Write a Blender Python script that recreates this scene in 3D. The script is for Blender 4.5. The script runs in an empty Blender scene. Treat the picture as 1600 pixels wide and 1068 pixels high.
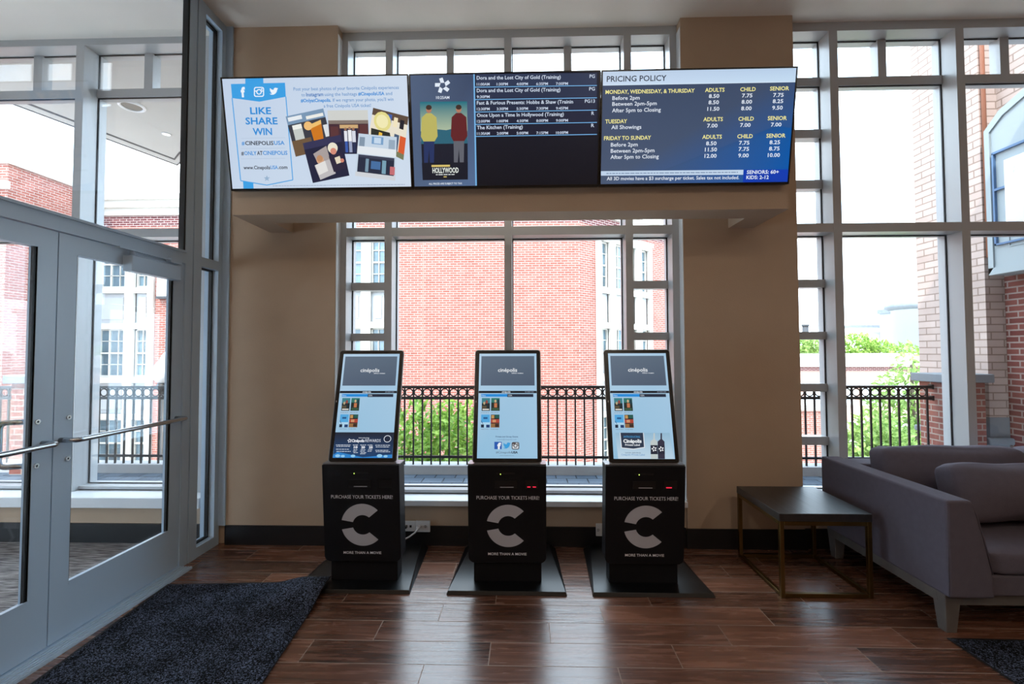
import bpy, bmesh, math, random
from mathutils import Vector, Matrix
random.seed(7)
C = bpy.context.scene.collection
S = bpy.context.scene

# ------------------------------------------------------------------ camera, world, sun, fill lamps, exposure
def make_camera():
    f, yaw, pitch, roll = 735.0, 0.028, 0.0327, -0.0027
    F = Vector((-math.sin(yaw)*math.cos(pitch), math.cos(yaw)*math.cos(pitch), math.sin(pitch)))
    R0 = Vector((math.cos(yaw), math.sin(yaw), 0)); U0 = R0.cross(F)
    R = math.cos(roll)*R0 + math.sin(roll)*U0
    U = -math.sin(roll)*R0 + math.cos(roll)*U0
    cam = bpy.data.cameras.new('camera'); o = bpy.data.objects.new('camera', cam); C.objects.link(o)
    M = Matrix((R, U, -F)).transposed().to_4x4(); M.translation = Vector((0, 0, 1.5)); o.matrix_world = M
    cam.sensor_width = 36; cam.sensor_fit = 'HORIZONTAL'; cam.lens = f*36/1600
    cam.shift_y = -10/1600; cam.clip_start = 0.02; cam.clip_end = 500
    S.camera = o
make_camera()
S.view_settings.view_transform = 'Standard'; S.view_settings.look = 'None'
S.view_settings.exposure = 0.0; S.view_settings.gamma = 1.0; S.view_settings.use_curve_mapping = False

W = bpy.data.worlds.new('sky'); S.world = W; W.use_nodes = True
wt = W.node_tree; wt.nodes.clear()
wo = wt.nodes.new('ShaderNodeOutputWorld'); wb = wt.nodes.new('ShaderNodeBackground')
wn = wt.nodes.new('ShaderNodeTexNoise'); wn.inputs['Scale'].default_value = 3.2; wn.inputs['Detail'].default_value = 7; wn.inputs['Roughness'].default_value = .62
wc = wt.nodes.new('ShaderNodeTexCoord'); wr = wt.nodes.new('ShaderNodeValToRGB')
wr.color_ramp.elements[0].position = .40; wr.color_ramp.elements[0].color = (.50, .76, 1.0, 1)
wr.color_ramp.elements[1].position = .62; wr.color_ramp.elements[1].color = (.88, .95, 1.0, 1)
wt.links.new(wc.outputs['Generated'], wn.inputs['Vector']); wt.links.new(wn.outputs['Fac'], wr.inputs['Fac'])
wt.links.new(wr.outputs['Color'], wb.inputs['Color']); wb.inputs['Strength'].default_value = 6.6
wt.links.new(wb.outputs['Background'], wo.inputs['Surface'])

sun = bpy.data.lights.new('sun', 'SUN'); sun.energy = 5.8; sun.angle = math.radians(.6); sun.color = (1, .95, .88)
so = bpy.data.objects.new('sun', sun); C.objects.link(so)
so.rotation_euler = Vector((.30, .62, -.80)).to_track_quat('-Z', 'Y').to_euler()

def lamp(x, y, e, size=.5, col=(1, .86, .70)):  # unseen area lamps added under the ceiling as fill, no fixtures built
    l = bpy.data.lights.new('ceiling_fill_lamp', 'AREA'); l.shape = 'DISK'; l.size = size; l.energy = e; l.color = col
    o = bpy.data.objects.new('ceiling_fill_lamp', l); C.objects.link(o); o.location = (x, y, 4.10)
for lx, ly in ((-1.5, -.6), (1.2, -.6), (3.9, -.6), (-1.5, -3.2), (1.2, -3.2), (3.9, -3.2)):
    lamp(lx, ly, 18)
lamp(-4.2, 1.2, 4, .4, (1, .95, .9))  # unseen fill lamp added in the vestibule

# ------------------------------------------------------------------ materials
def lin(c): 
    return tuple(((x/255)/12.92 if x/255 <= .04045 else ((x/255+.055)/1.055)**2.4) for x in c)
MATS = {}
def mat(name, rgb=(128, 128, 128), rough=.5, metal=0., spec=.5, bump=0., bscale=200., var=0., vscale=4., coat=0., emit=None, es=1.):
    """plain procedural material: base colour with soft noise variation and a fine bump"""
    if name in MATS: return MATS[name]
    m = bpy.data.materials.new(name); m.use_nodes = True; nt = m.node_tree; p = nt.nodes['Principled BSDF']
    c = lin(rgb)+(1,)
    p.inputs['Base Color'].default_value = c; p.inputs['Roughness'].default_value = rough
    p.inputs['Metallic'].default_value = metal; p.inputs['Specular IOR Level'].default_value = spec
    p.inputs['Coat Weight'].default_value = coat
    tc = nt.nodes.new('ShaderNodeTexCoord')
    if var:
        n = nt.nodes.new('ShaderNodeTexNoise'); n.inputs['Scale'].default_value = vscale; n.inputs['Detail'].default_value = 5
        r = nt.nodes.new('ShaderNodeValToRGB')
        r.color_ramp.elements[0].position = .3; r.color_ramp.elements[1].position = .7
        r.color_ramp.elements[0].color = tuple(x*(1-var) for x in c[:3])+(1,); r.color_ramp.elements[1].color = tuple(min(1, x*(1+var)) for x in c[:3])+(1,)
        nt.links.new(tc.outputs['Object'], n.inputs['Vector']); nt.links.new(n.outputs['Fac'], r.inputs['Fac']); nt.links.new(r.outputs['Color'], p.inputs['Base Color'])
    if bump:
        n = nt.nodes.new('ShaderNodeTexNoise'); n.inputs['Scale'].default_value = bscale; n.inputs['Detail'].default_value = 3
        b = nt.nodes.new('ShaderNodeBump'); b.inputs['Strength'].default_value = bump; b.inputs['Distance'].default_value = .01
        nt.links.new(tc.outputs['Object'], n.inputs['Vector']); nt.links.new(n.outputs['Fac'], b.inputs['Height']); nt.links.new(b.outputs['Normal'], p.inputs['Normal'])
    if emit:
        p.inputs['Emission Color'].default_value = lin(emit)+(1,); p.inputs['Emission Strength'].default_value = es
    MATS[name] = m; return m

def glass_mat(name, tint=(1, 1, 1), ior=1.45):
    m = bpy.data.materials.new(name); m.use_nodes = True; nt = m.node_tree; nt.nodes.clear()
    o = nt.nodes.new('ShaderNodeOutputMaterial'); mx = nt.nodes.new('ShaderNodeMixShader'); t = nt.nodes.new('ShaderNodeBsdfTransparent')
    g = nt.nodes.new('ShaderNodeBsdfGlossy'); f = nt.nodes.new('ShaderNodeFresnel'); f.inputs['IOR'].default_value = ior
    t.inputs['Color'].default_value = tint+(1,); g.inputs['Roughness'].default_value = 0.0
    ge = nt.nodes.new('ShaderNodeNewGeometry'); mi = nt.nodes.new('ShaderNodeMix'); mi.data_type = 'FLOAT'   # same reflectance on both faces of the pane
    mi.inputs['A'].default_value = ior; mi.inputs['B'].default_value = 1/ior
    nt.links.new(ge.outputs['Backfacing'], mi.inputs['Factor']); nt.links.new(mi.outputs['Result'], f.inputs['IOR'])
    nt.links.new(f.outputs[0], mx.inputs[0]); nt.links.new(t.outputs[0], mx.inputs[1]); nt.links.new(g.outputs[0], mx.inputs[2]); nt.links.new(mx.outputs[0], o.inputs[0])
    MATS[name] = m; return m

def brick_mat(name, c1, c2, mortar, bw=.23, bh=.0735, ms=.009, bias=0., rough=.85, offset=.5, bump=.4):
    m = bpy.data.materials.new(name); m.use_nodes = True; nt = m.node_tree; p = nt.nodes['Principled BSDF']
    uv = nt.nodes.new('ShaderNodeUVMap'); uv.uv_map = 'UVMap'
    b = nt.nodes.new('ShaderNodeTexBrick'); b.inputs['Scale'].default_value = 1.0
    b.inputs['Brick Width'].default_value = bw; b.inputs['Row Height'].default_value = bh; b.inputs['Mortar Size'].default_value = ms
    b.inputs['Mortar Smooth'].default_value = .1; b.inputs['Bias'].default_value = bias; b.offset = offset
    b.inputs['Color1'].default_value = lin(c1)+(1,); b.inputs['Color2'].default_value = lin(c2)+(1,); b.inputs['Mortar'].default_value = lin(mortar)+(1,)
    n = nt.nodes.new('ShaderNodeTexNoise'); n.inputs['Scale'].default_value = 2.5; n.inputs['Detail'].default_value = 6
    mx = nt.nodes.new('ShaderNodeMix'); mx.data_type = 'RGBA'; mx.blend_type = 'MULTIPLY'; mx.inputs['Factor'].default_value = .35
    nt.links.new(uv.outputs[0], b.inputs['Vector']); nt.links.new(uv.outputs[0], n.inputs['Vector'])
    r = nt.nodes.new('ShaderNodeValToRGB'); r.color_ramp.elements[0].color = (.55, .55, .55, 1); r.color_ramp.elements[1].color = (1, 1, 1, 1)
    r.color_ramp.elements[0].position = .3; r.color_ramp.elements[1].position = .65
    nt.links.new(n.outputs['Fac'], r.inputs['Fac']); nt.links.new(b.outputs['Color'], mx.inputs['A']); nt.links.new(r.outputs['Color'], mx.inputs['B'])
    nt.links.new(mx.outputs['Result'], p.inputs['Base Color']); p.inputs['Roughness'].default_value = rough; p.inputs['Specular IOR Level'].default_value = .25
    bp_ = nt.nodes.new('ShaderNodeBump'); bp_.inputs['Strength'].default_value = bump; bp_.inputs['Distance'].default_value = .008; bp_.invert = True
    nt.links.new(b.outputs['Fac'], bp_.inputs['Height']); nt.links.new(bp_.outputs['Normal'], p.inputs['Normal'])
    MATS[name] = m; return m

def floor_mat():
    m = bpy.data.materials.new('wood_look_floor_tile'); m.use_nodes = True; nt = m.node_tree; p = nt.nodes['Principled BSDF']
    N = nt.nodes.new; L = nt.links.new
    def math_(op, a, b=None, c=None):
        n = N('ShaderNodeMath'); n.operation = op
        for i, v in enumerate((a, b, c)):
            if v is None: continue
            if isinstance(v, (int, float)): n.inputs[i].default_value = v
            else: L(v, n.inputs[i])
        return n.outputs[0]
    tc = N('ShaderNodeTexCoord'); sp = N('ShaderNodeSeparateXYZ'); L(tc.outputs['Object'], sp.inputs[0])
    x, y = sp.outputs[0], sp.outputs[1]
    PW, PL = .1803, .922
    yy = math_('DIVIDE', math_('SUBTRACT', y, 2.293), PW); row = math_('FLOOR', yy); fy = math_('FRACT', yy)
    xx = math_('DIVIDE', math_('SUBTRACT', math_('SUBTRACT', x, .74), math_('MULTIPLY', row, PL/3)), PL)
    col = math_('FLOOR', xx); fx = math_('FRACT', xx)
    dx = math_('MULTIPLY', math_('MINIMUM', fx, math_('SUBTRACT', 1., fx)), PL)
    dy = math_('MULTIPLY', math_('MINIMUM', fy, math_('SUBTRACT', 1., fy)), PW)
    d = math_('MINIMUM', dx, dy)
    grout = math_('LESS_THAN', d, .0022)
    cv = N('ShaderNodeCombineXYZ'); L(row, cv.inputs[0]); L(col, cv.inputs[1])
    wn_ = N('ShaderNodeTexWhiteNoise'); wn_.noise_dimensions = '2D'; L(cv.outputs[0], wn_.inputs['Vector'])
    g = N('ShaderNodeMapping'); g.inputs['Scale'].default_value = (1.6, 22, 1); 
    addv = N('ShaderNodeVectorMath'); addv.operation = 'ADD'; sc = N('ShaderNodeVectorMath'); sc.operation = 'SCALE'; sc.inputs['Scale'].default_value = 13.7
    L(wn_.outputs['Color'], sc.inputs[0]); L(tc.outputs['Object'], addv.inputs[0]); L(sc.outputs[0], addv.inputs[1]); L(addv.outputs[0], g.inputs['Vector'])
    n1 = N('ShaderNodeTexNoise'); n1.inputs['Scale'].default_value = 1.4; n1.inputs['Detail'].default_value = 8; n1.inputs['Distortion'].default_value = .9; L(g.outputs[0], n1.inputs['Vector'])
    n2 = N('ShaderNodeTexNoise'); n2.inputs['Scale'].default_value = 2.2; n2.inputs['Detail'].default_value = 4; L(addv.outputs[0], n2.inputs['Vector'])
    r1 = N('ShaderNodeValToRGB'); e = r1.color_ramp.elements
    e[0].position = .28; e[0].color = lin((54, 36, 29))+(1,); e[1].position = .74; e[1].color = lin((144, 98, 76))+(1,)
    e2 = r1.color_ramp.elements.new(.5); e2.color = lin((104, 68, 52))+(1,)
    mixv = math_('ADD', math_('MULTIPLY', n1.outputs['Fac'], .62), math_('ADD', math_('MULTIPLY', n2.outputs['Fac'], .16), math_('MULTIPLY', wn_.outputs['Value'], .24)))
    L(mixv, r1.inputs['Fac'])
    mg = N('ShaderNodeMix'); mg.data_type = 'RGBA'; L(grout, mg.inputs['Factor']); L(r1.outputs['Color'], mg.inputs['A']); mg.inputs['B'].default_value = lin((150, 128, 112))+(1,)
    L(mg.outputs['Result'], p.inputs['Base Color'])
    rr = math_('ADD', math_('ADD', .20, math_('MULTIPLY', n1.outputs['Fac'], .13)), math_('MULTIPLY', grout, .4)); L(rr, p.inputs['Roughness'])
    p.inputs['Specular IOR Level'].default_value = 1.0
    b = N('ShaderNodeBump'); b.inputs['Strength'].default_value = .35; b.inputs['Distance'].default_value = .004
    hh = math_('SUBTRACT', n1.outputs['Fac'], math_('MULTIPLY', grout, .8)); L(hh, b.inputs['Height']); L(b.outputs['Normal'], p.inputs['Normal'])
    return m

def speckle_mat(name, dark, light, scale=350., thr=.6, rough=.95):
    m = bpy.data.materials.new(name); m.use_nodes = True; nt = m.node_tree; p = nt.nodes['Principled BSDF']
    tc = nt.nodes.new('ShaderNodeTexCoord'); v = nt.nodes.new('ShaderNodeTexVoronoi'); v.inputs['Scale'].default_value = scale
    n = nt.nodes.new('ShaderNodeTexNoise'); n.inputs['Scale'].default_value = 5; n.inputs['Detail'].default_value = 6
    sp = nt.nodes.new('ShaderNodeSeparateColor'); r = nt.nodes.new('ShaderNodeValToRGB')
    r.color_ramp.elements[0].position = thr-.12; r.color_ramp.elements[0].color = lin(dark)+(1,); r.color_ramp.elements[1].position = min(1, thr+.38); r.color_ramp.elements[1].color = lin(light)+(1,)
    a = nt.nodes.new('ShaderNodeMath'); a.operation = 'MULTIPLY_ADD'; a.inputs[1].default_value = .5; 
    nt.links.new(tc.outputs['Object'], v.inputs['Vector']); nt.links.new(tc.outputs['Object'], n.inputs['Vector']); nt.links.new(v.outputs['Color'], sp.inputs[0])
    nt.links.new(n.outputs['Fac'], a.inputs[0]); 
    m2 = nt.nodes.new('ShaderNodeMath'); m2.operation = 'MULTIPLY'; m2.inputs[1].default_value = .75; nt.links.new(sp.outputs[0], m2.inputs[0]); nt.links.new(m2.outputs[0], a.inputs[2])
    nt.links.new(a.outputs[0], r.inputs['Fac']); nt.links.new(r.outputs['Color'], p.inputs['Base Color'])
    p.inputs['Roughness'].default_value = rough; p.inputs['Specular IOR Level'].default_value = .15
    b = nt.nodes.new('ShaderNodeBump'); b.inputs['Strength'].default_value = .8; b.inputs['Distance'].default_value = .006
    nt.links.new(sp.outputs[1], b.inputs['Height']); nt.links.new(b.outputs['Normal'], p.inputs['Normal'])
    MATS[name] = m; return m

def carpet_tile_mat():
    m = bpy.data.materials.new('striped_carpet_tile'); m.use_nodes = True; nt = m.node_tree; p = nt.nodes['Principled BSDF']
    tc = nt.nodes.new('ShaderNodeTexCoord'); mp = nt.nodes.new('ShaderNodeMapping'); mp.inputs['Scale'].default_value = (6, 60, 1); mp.inputs['Rotation'].default_value = (0, 0, .1)
    n = nt.nodes.new('ShaderNodeTexNoise'); n.inputs['Scale'].default_value = 1.2; n.inputs['Detail'].default_value = 6
    r = nt.nodes.new('ShaderNodeValToRGB'); r.color_ramp.elements[0].position = .38; r.color_ramp.elements[1].position = .64
    r.color_ramp.elements[0].color = lin((70, 62, 60))+(1,); r.color_ramp.elements[1].color = lin((150, 142, 138))+(1,)
    nt.links.new(tc.outputs['Object'], mp.inputs[0]); nt.links.new(mp.outputs[0], n.inputs['Vector']); nt.links.new(n.outputs['Fac'], r.inputs['Fac']); nt.links.new(r.outputs['Color'], p.inputs['Base Color'])
    p.inputs['Roughness'].default_value = .95
    MATS['striped_carpet_tile'] = m; return m

def dark_wood_mat():
    m = bpy.data.materials.new('dark_oak'); m.use_nodes = True; nt = m.node_tree; p = nt.nodes['Principled BSDF']
    tc = nt.nodes.new('ShaderNodeTexCoord'); mp = nt.nodes.new('ShaderNodeMapping'); mp.inputs['Scale'].default_value = (34, 2.2, 34); mp.inputs['Rotation'].default_value = (0, 0, .12)
    n = nt.nodes.new('ShaderNodeTexNoise'); n.inputs['Scale'].default_value = 1.0; n.inputs['Detail'].default_value = 7; n.inputs['Distortion'].default_value = .6
    r = nt.nodes.new('ShaderNodeValToRGB'); r.color_ramp.elements[0].position = .35; r.color_ramp.elements[1].position = .7
    r.color_ramp.elements[0].color = lin((12, 12, 13))+(1,); r.color_ramp.elements[1].color = lin((40, 38, 39))+(1,)
    nt.links.new(tc.outputs['Object'], mp.inputs[0]); nt.links.new(mp.outputs[0], n.inputs['Vector']); nt.links.new(n.outputs['Fac'], r.inputs['Fac']); nt.links.new(r.outputs['Color'], p.inputs['Base Color'])
    b = nt.nodes.new('ShaderNodeBump'); b.inputs['Strength'].default_value = .5; b.inputs['Distance'].default_value = .003
    nt.links.new(n.outputs['Fac'], b.inputs['Height']); nt.links.new(b.outputs['Normal'], p.inputs['Normal']); p.inputs['Roughness'].default_value = .38; p.inputs['Specular IOR Level'].default_value = 1.0
    MATS['dark_oak'] = m; return m

def content_mat(name, strength, rough=.3, spec=.2):
    """lit display: shows the picture held in the mesh's colour attribute"""
    m = bpy.data.materials.new(name); m.use_nodes = True; nt = m.node_tree; p = nt.nodes['Principled BSDF']
    a = nt.nodes.new('ShaderNodeVertexColor'); a.layer_name = 'Picture'
    p.inputs['Base Color'].default_value = (.01, .01, .012, 1); p.inputs['Roughness'].default_value = rough; p.inputs['Specular IOR Level'].default_value = spec
    nt.links.new(a.outputs['Color'], p.inputs['Emission Color']); p.inputs['Emission Strength'].default_value = strength
    MATS[name] = m; return m

def leaf_mat(name, c1, c2):
    m = bpy.data.materials.new(name); m.use_nodes = True; nt = m.node_tree; p = nt.nodes['Principled BSDF']
    tc = nt.nodes.new('ShaderNodeTexCoord'); n = nt.nodes.new('ShaderNodeTexNoise'); n.inputs['Scale'].default_value = 9
    r = nt.nodes.new('ShaderNodeValToRGB'); r.color_ramp.elements[0].position = .35; r.color_ramp.elements[1].position = .65
    r.color_ramp.elements[0].color = lin(c1)+(1,); r.color_ramp.elements[1].color = lin(c2)+(1,)
    nt.links.new(tc.outputs['Object'], n.inputs['Vector']); nt.links.new(n.outputs['Fac'], r.inputs['Fac']); nt.links.new(r.outputs['Color'], p.inputs['Base Color'])
    p.inputs['Roughness'].default_value = .55
    tr = nt.nodes.new('ShaderNodeBsdfTranslucent'); nt.links.new(r.outputs['Color'], tr.inputs['Color'])
    mx = nt.nodes.new('ShaderNodeMixShader'); mx.inputs[0].default_value = .35; o = nt.nodes['Material Output']
    nt.links.new(p.outputs[0], mx.inputs[1]); nt.links.new(tr.outputs[0], mx.inputs[2]); nt.links.new(mx.outputs[0], o.inputs[0])
    MATS[name] = m; return m

M_wall = mat('tan_wall_paint', (186, 162, 138), .8, bump=.12, bscale=160, var=.03)
M_ceil = mat('ceiling_paint', (238, 230, 220), .75, var=.02)
M_base = mat('black_baseboard', (22, 22, 25), .45)
M_frame = mat('grey_window_metal', (176, 178, 180), .3, metal=.0, spec=.8)
M_alum = mat('anodised_aluminium', (178, 198, 216), .33, metal=.0)
M_steel = mat('brushed_steel', (190, 195, 200), .25, metal=1.)
M_gasket = mat('black_gasket', (14, 15, 18), .5)
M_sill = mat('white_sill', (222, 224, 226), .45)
M_glass = glass_mat('clear_glass')
M_kiosk = mat('black_powder_coat', (17, 17, 20), .5, spec=.2, bump=.25, bscale=900)
M_kbase = mat('black_steel_plate', (9, 10, 12), .30, spec=.6)
M_bezel = mat('black_gloss_plastic', (16, 15, 17), .25)
M_rim = mat('silver_trim', (150, 155, 162), .3, metal=.9)
M_vinyl = mat('silver_vinyl', (176, 174, 178), .5)
M_white = mat('white_print', (232, 232, 235), .5)
M_dark = mat('dark_slot', (6, 6, 7), .4)
M_red = mat('red_scanner_light', (60, 5, 10), .4, emit=(255, 40, 70), es=1.6)
M_led = mat('green_status_light', (60, 80, 20), .4, emit=(215, 255, 110), es=2.)
M_sofa = mat('grey_felt', (98, 92, 102), .9, bump=.35, bscale=420, var=.05, vscale=30, spec=.2)
M_swood = mat('grey_wood', (100, 94, 90), .55, var=.12, vscale=14)
M_brass = mat('antique_brass', (118, 94, 54), .35, metal=1., var=.15, vscale=9)
M_oak = dark_wood_mat()
M_plate = mat('white_outlet_plastic', (225, 225, 226), .4)
M_iron = mat('black_iron', (18, 18, 20), .45)
M_stone = mat('cast_stone', (160, 162, 164), .85, bump=.2, bscale=60, var=.06)
M_greystone = mat('grey_stone', (112, 118, 124), .8, bump=.2, bscale=50, var=.08)
M_trimwhite = mat('white_facade_trim', (200, 196, 188), .7)
M_recess = mat('white_facade_panel', (176, 178, 180), .7)
M_pane = mat('facade_window_glass', (92, 112, 122), .06, spec=.8, var=.45, vscale=1.6)
M_brick = brick_mat('red_brick', (142, 82, 71), (158, 99, 88), (172, 154, 146))
M_brickband = brick_mat('purple_brick', (84, 38, 44), (108, 56, 58), (186, 168, 162))
M_pale = brick_mat('pale_brick', (176, 158, 150), (188, 170, 162), (140, 122, 112), bw=.30, bh=.090, ms=.008)
M_redrec = brick_mat('dark_red_brick', (100, 50, 46), (120, 66, 58), (146, 128, 120), bw=.22, bh=.072, ms=.009)
M_pierbrick = brick_mat('pier_brick', (130, 78, 68), (148, 94, 82), (162, 146, 136), bw=.21, bh=.07, ms=.008)
M_paver = brick_mat('slate_paver', (70, 82, 96), (88, 100, 114), (30, 36, 44), bw=.24, bh=.2, ms=.008, bump=.3)
M_asphalt = mat('sunlit_pavement', (196, 190, 180), .9, var=.08, vscale=.6)
M_canopy = mat('canopy_soffit', (188, 184, 180), .8, var=.03)
M_canopyedge = mat('canopy_dark_reveal', (60, 62, 66), .6)
M_leaf = leaf_mat('bright_leaves', (80, 124, 34), (176, 206, 104))
M_leaf2 = leaf_mat('sunlit_leaves', (92, 128, 52), (172, 196, 114))
M_bark = mat('bark', (96, 82, 70), .9, bump=.5, bscale=30)
M_globe = mat('white_globe', (238, 240, 240), .35)
M_bluegrey = mat('blue_grey_panel', (142, 152, 156), .6)
M_blue = mat('blue_metal_trim', (70, 102, 138), .5)
M_poster = mat('grey_poster', (196, 198, 204), .4)
M_copper = mat('brown_corner_tube', (150, 96, 72), .5)
M_farpale = mat('far_pale_render', (160, 168, 178), .8)
M_farwhite = mat('far_white_roof', (240, 238, 234), .8)
M_floor = floor_mat()
M_mat = speckle_mat('speckled_mat', (5, 6, 8), (104, 114, 138), 230, .79)
M_matedge = mat('black_rubber', (14, 14, 16), .7)
M_carpet = carpet_tile_mat()
M_tv = content_mat('tv_picture', 1.0)
M_kscreen = content_mat('kiosk_picture', .92)

# ------------------------------------------------------------------ mesh building
class MB:
    def __init__(s): s.bm = bmesh.new()
    def box(s, x0, x1, y0, y1, z0, z1, bev=0, seg=2):
        b = bmesh.new()
        vs = [b.verts.new(p) for p in ((x0, y0, z0), (x1, y0, z0), (x1, y1, z0), (x0, y1, z0), (x0, y0, z1), (x1, y0, z1), (x1, y1, z1), (x0, y1, z1))]
        for f in ((3, 2, 1, 0), (4, 5, 6, 7), (0, 1, 5, 4), (1, 2, 6, 5), (2, 3, 7, 6), (3, 0, 4, 7)): b.faces.new([vs[i] for i in f])
        if bev: bmesh.ops.bevel(b, geom=b.edges[:], offset=bev, segments=seg, profile=.5, affect='EDGES')
        return s.merge(b)
    def merge(s, b):
        b.normal_update(); n = {}
        for v in b.verts: n[v] = s.bm.verts.new(v.co)
        for f in b.faces:
            try: 
                nf = s.bm.faces.new([n[v] for v in f.verts]); nf.smooth = f.smooth
            except ValueError: pass
        b.free(); return s
    def hexa(s, P, bev=0, seg=2):
        """eight corners: bottom four counter-clockwise from above, then top four"""
        b = bmesh.new(); vs = [b.verts.new(p) for p in P]
        for f in ((3, 2, 1, 0), (4, 5, 6, 7), (0, 1, 5, 4), (1, 2, 6, 5), (2, 3, 7, 6), (3, 0, 4, 7)): b.faces.new([vs[i] for i in f])
        if bev: bmesh.ops.bevel(b, geom=b.edges[:], offset=bev, segments=seg, profile=.5, affect='EDGES')
        return s.merge(b)
    def prism(s, pts, d, bev=0, seg=2, smooth=False):
        """polygon of 3-D points pushed along vector d"""
        b = bmesh.new(); d = Vector(d); a = [b.verts.new(p) for p in pts]; c = [b.verts.new(Vector(p)+d) for p in pts]; n = len(pts)
        b.faces.new(a[::-1]); b.faces.new(c)
        for i in range(n): 
            f = b.faces.new((a[i], a[(i+1) % n], c[(i+1) % n], c[i])); f.smooth = smooth
        bmesh.ops.recalc_face_normals(b, faces=b.faces[:])
        if bev: bmesh.ops.bevel(b, geom=b.edges[:], offset=bev, segments=seg, profile=.5, affect='EDGES')
        return s.merge(b)
    def tube(s, path, r, n=10, closed=False, caps=True):
        path = [Vector(p) for p in path]; rings = []; m = len(path); up = None
        rr = r if isinstance(r, (list, tuple)) else [r]*m
        b = bmesh.new()
        for i, p in enumerate(path):
            a = path[(i-1) % m] if (closed or i > 0) else p; c = path[(i+1) % m] if (closed or i < m-1) else p
            t = (c-a).normalized()
            if up is None: up = t.orthogonal().normalized()
            up = (up - t*up.dot(t)); up = up.normalized() if up.length > 1e-6 else t.orthogonal().normalized()
            w = t.cross(up)
            rings.append([b.verts.new(p + rr[i]*(math.cos(2*math.pi*k/n)*up + math.sin(2*math.pi*k/n)*w)) for k in range(n)])
        for i in range(m if closed else m-1):
            A, B = rings[i], rings[(i+1) % m]
            for k in range(n):
                f = b.faces.new((A[k], A[(k+1) % n], B[(k+1) % n], B[k])); f.smooth = True
        if caps and not closed: b.faces.new(rings[0][::-1]); b.faces.new(rings[-1])
        return s.merge(b)
    def lathe(s, prof, c, n=24):
        b = bmesh.new(); R = []
        for r, z in prof: R.append([b.verts.new((c[0]+r*math.cos(2*math.pi*k/n), c[1]+r*math.sin(2*math.pi*k/n), c[2]+z)) for k in range(n)])
        for i in range(len(R)-1):
            for k in range(n):
                f = b.faces.new((R[i][k], R[i][(k+1) % n], R[i+1][(k+1) % n], R[i+1][k])); f.smooth = True
        b.faces.new(R[0][::-1]); b.faces.new(R[-1]); return s.merge(b)
    def cushion(s, c, size, r=.05, bulge=(0, 0, 0), n=14, rot=None, rumple=0., seed=0):
        """soft box: rounded edges, faces bulging outwards, slight rumples"""
        from mathutils import noise
        b = bmesh.new(); bmesh.ops.create_cube(b, size=2); bmesh.ops.subdivide_edges(b, edges=b.edges[:], cuts=n, use_grid_fill=True)
        h = [x/2 for x in size]
        for v in b.verts:
            q = v.co.copy(); p = Vector((q.x*h[0], q.y*h[1], q.z*h[2]))
            inner = Vector([max(-h[i]+r, min(h[i]-r, p[i])) for i in range(3)]); dd = p-inner
            if dd.length > 1e-6: p = inner + dd.normalized()*min(r, dd.length)
            fx, fy, fz = 1-q.x*q.x, 1-q.y*q.y, 1-q.z*q.z
            p.x += bulge[0]*q.x*fy*fz; p.y += bulge[1]*q.y*fx*fz; p.z += bulge[2]*q.z*fx*fy
            if rumple: p += Vector((0, 1, 1))*rumple*noise.noise(p*5+Vector((seed, seed*2, 0)))
            if rot: p = rot @ p
            v.co = p + Vector(c)
        for f in b.faces: f.smooth = True
        bmesh.ops.recalc_face_normals(b, faces=b.faces[:])
        return s.merge(b)
    def build(s, name, m, parent=None, loc=None):
        bm = s.bm; bm.normal_update(); uv = bm.loops.layers.uv.new('UVMap')
        for f in bm.faces:
            n = f.normal
            for l in f.loops:
                p = l.vert.co
                if abs(n.z) > .7: l[uv].uv = (p.x, p.y)
                else:
                    t = Vector((-n.y, n.x, 0)); t = t.normalized() if t.length > 1e-6 else Vector((1, 0, 0))
                    l[uv].uv = (p.dot(t), p.z)
        me = bpy.data.meshes.new(name); bm.to_mesh(me); bm.free(); me.materials.append(m)
        return link(name, me, parent, loc)
def link(name, me, parent=None, loc=None):
    o = bpy.data.objects.new(name, me); C.objects.link(o)
    if parent: o.parent = parent; o.matrix_parent_inverse = Matrix.Translation(-parent.location)
    if loc is not None: o.location = loc
    return o
def tag(o, label, cat, group=None, kind=None):
    o['label'] = label; o['category'] = cat
    if group: o['group'] = group
    if kind: o['kind'] = kind
    return o
def thing(name, label, cat, loc=(0, 0, 0), group=None, kind=None):
    o = bpy.data.objects.new(name, None); C.objects.link(o); o.location = loc; o.empty_display_size = .1
    return tag(o, label, cat, group, kind)
def box(name, m, b, parent=None, bev=0):
    return MB().box(*b, bev=bev).build(name, m, parent)
def shape(name, m, parent, *boxes, bev=0):
    q = MB()
    for b in boxes: q.box(*b, bev=bev)
    return q.build(name, m, parent)

# text outlines as flat triangles
TXT = {}
def text2d(s, bold=0.):
    k = (s, bold)
    if k in TXT: return TXT[k]
    cu = bpy.data.curves.new('lettering', 'FONT'); cu.body = s; cu.resolution_u = 2; cu.offset = bold; cu.fill_mode = 'FRONT'
    o = bpy.data.objects.new('lettering', cu); C.objects.link(o)
    dg = bpy.context.evaluated_depsgraph_get(); ev = o.evaluated_get(dg); me = ev.to_mesh()
    V = [(v.co.x, v.co.y) for v in me.vertices]; Fc = [tuple(p.vertices) for p in me.polygons]
    ev.to_mesh_clear(); bpy.data.objects.remove(o); bpy.data.curves.remove(cu)
    x0 = min(v[0] for v in V); x1 = max(v[0] for v in V)
    TXT[k] = ([(x-x0, y) for x, y in V], Fc, x1-x0); return TXT[k]
CAP = .69      # cap height of the built-in face at size 1

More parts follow.
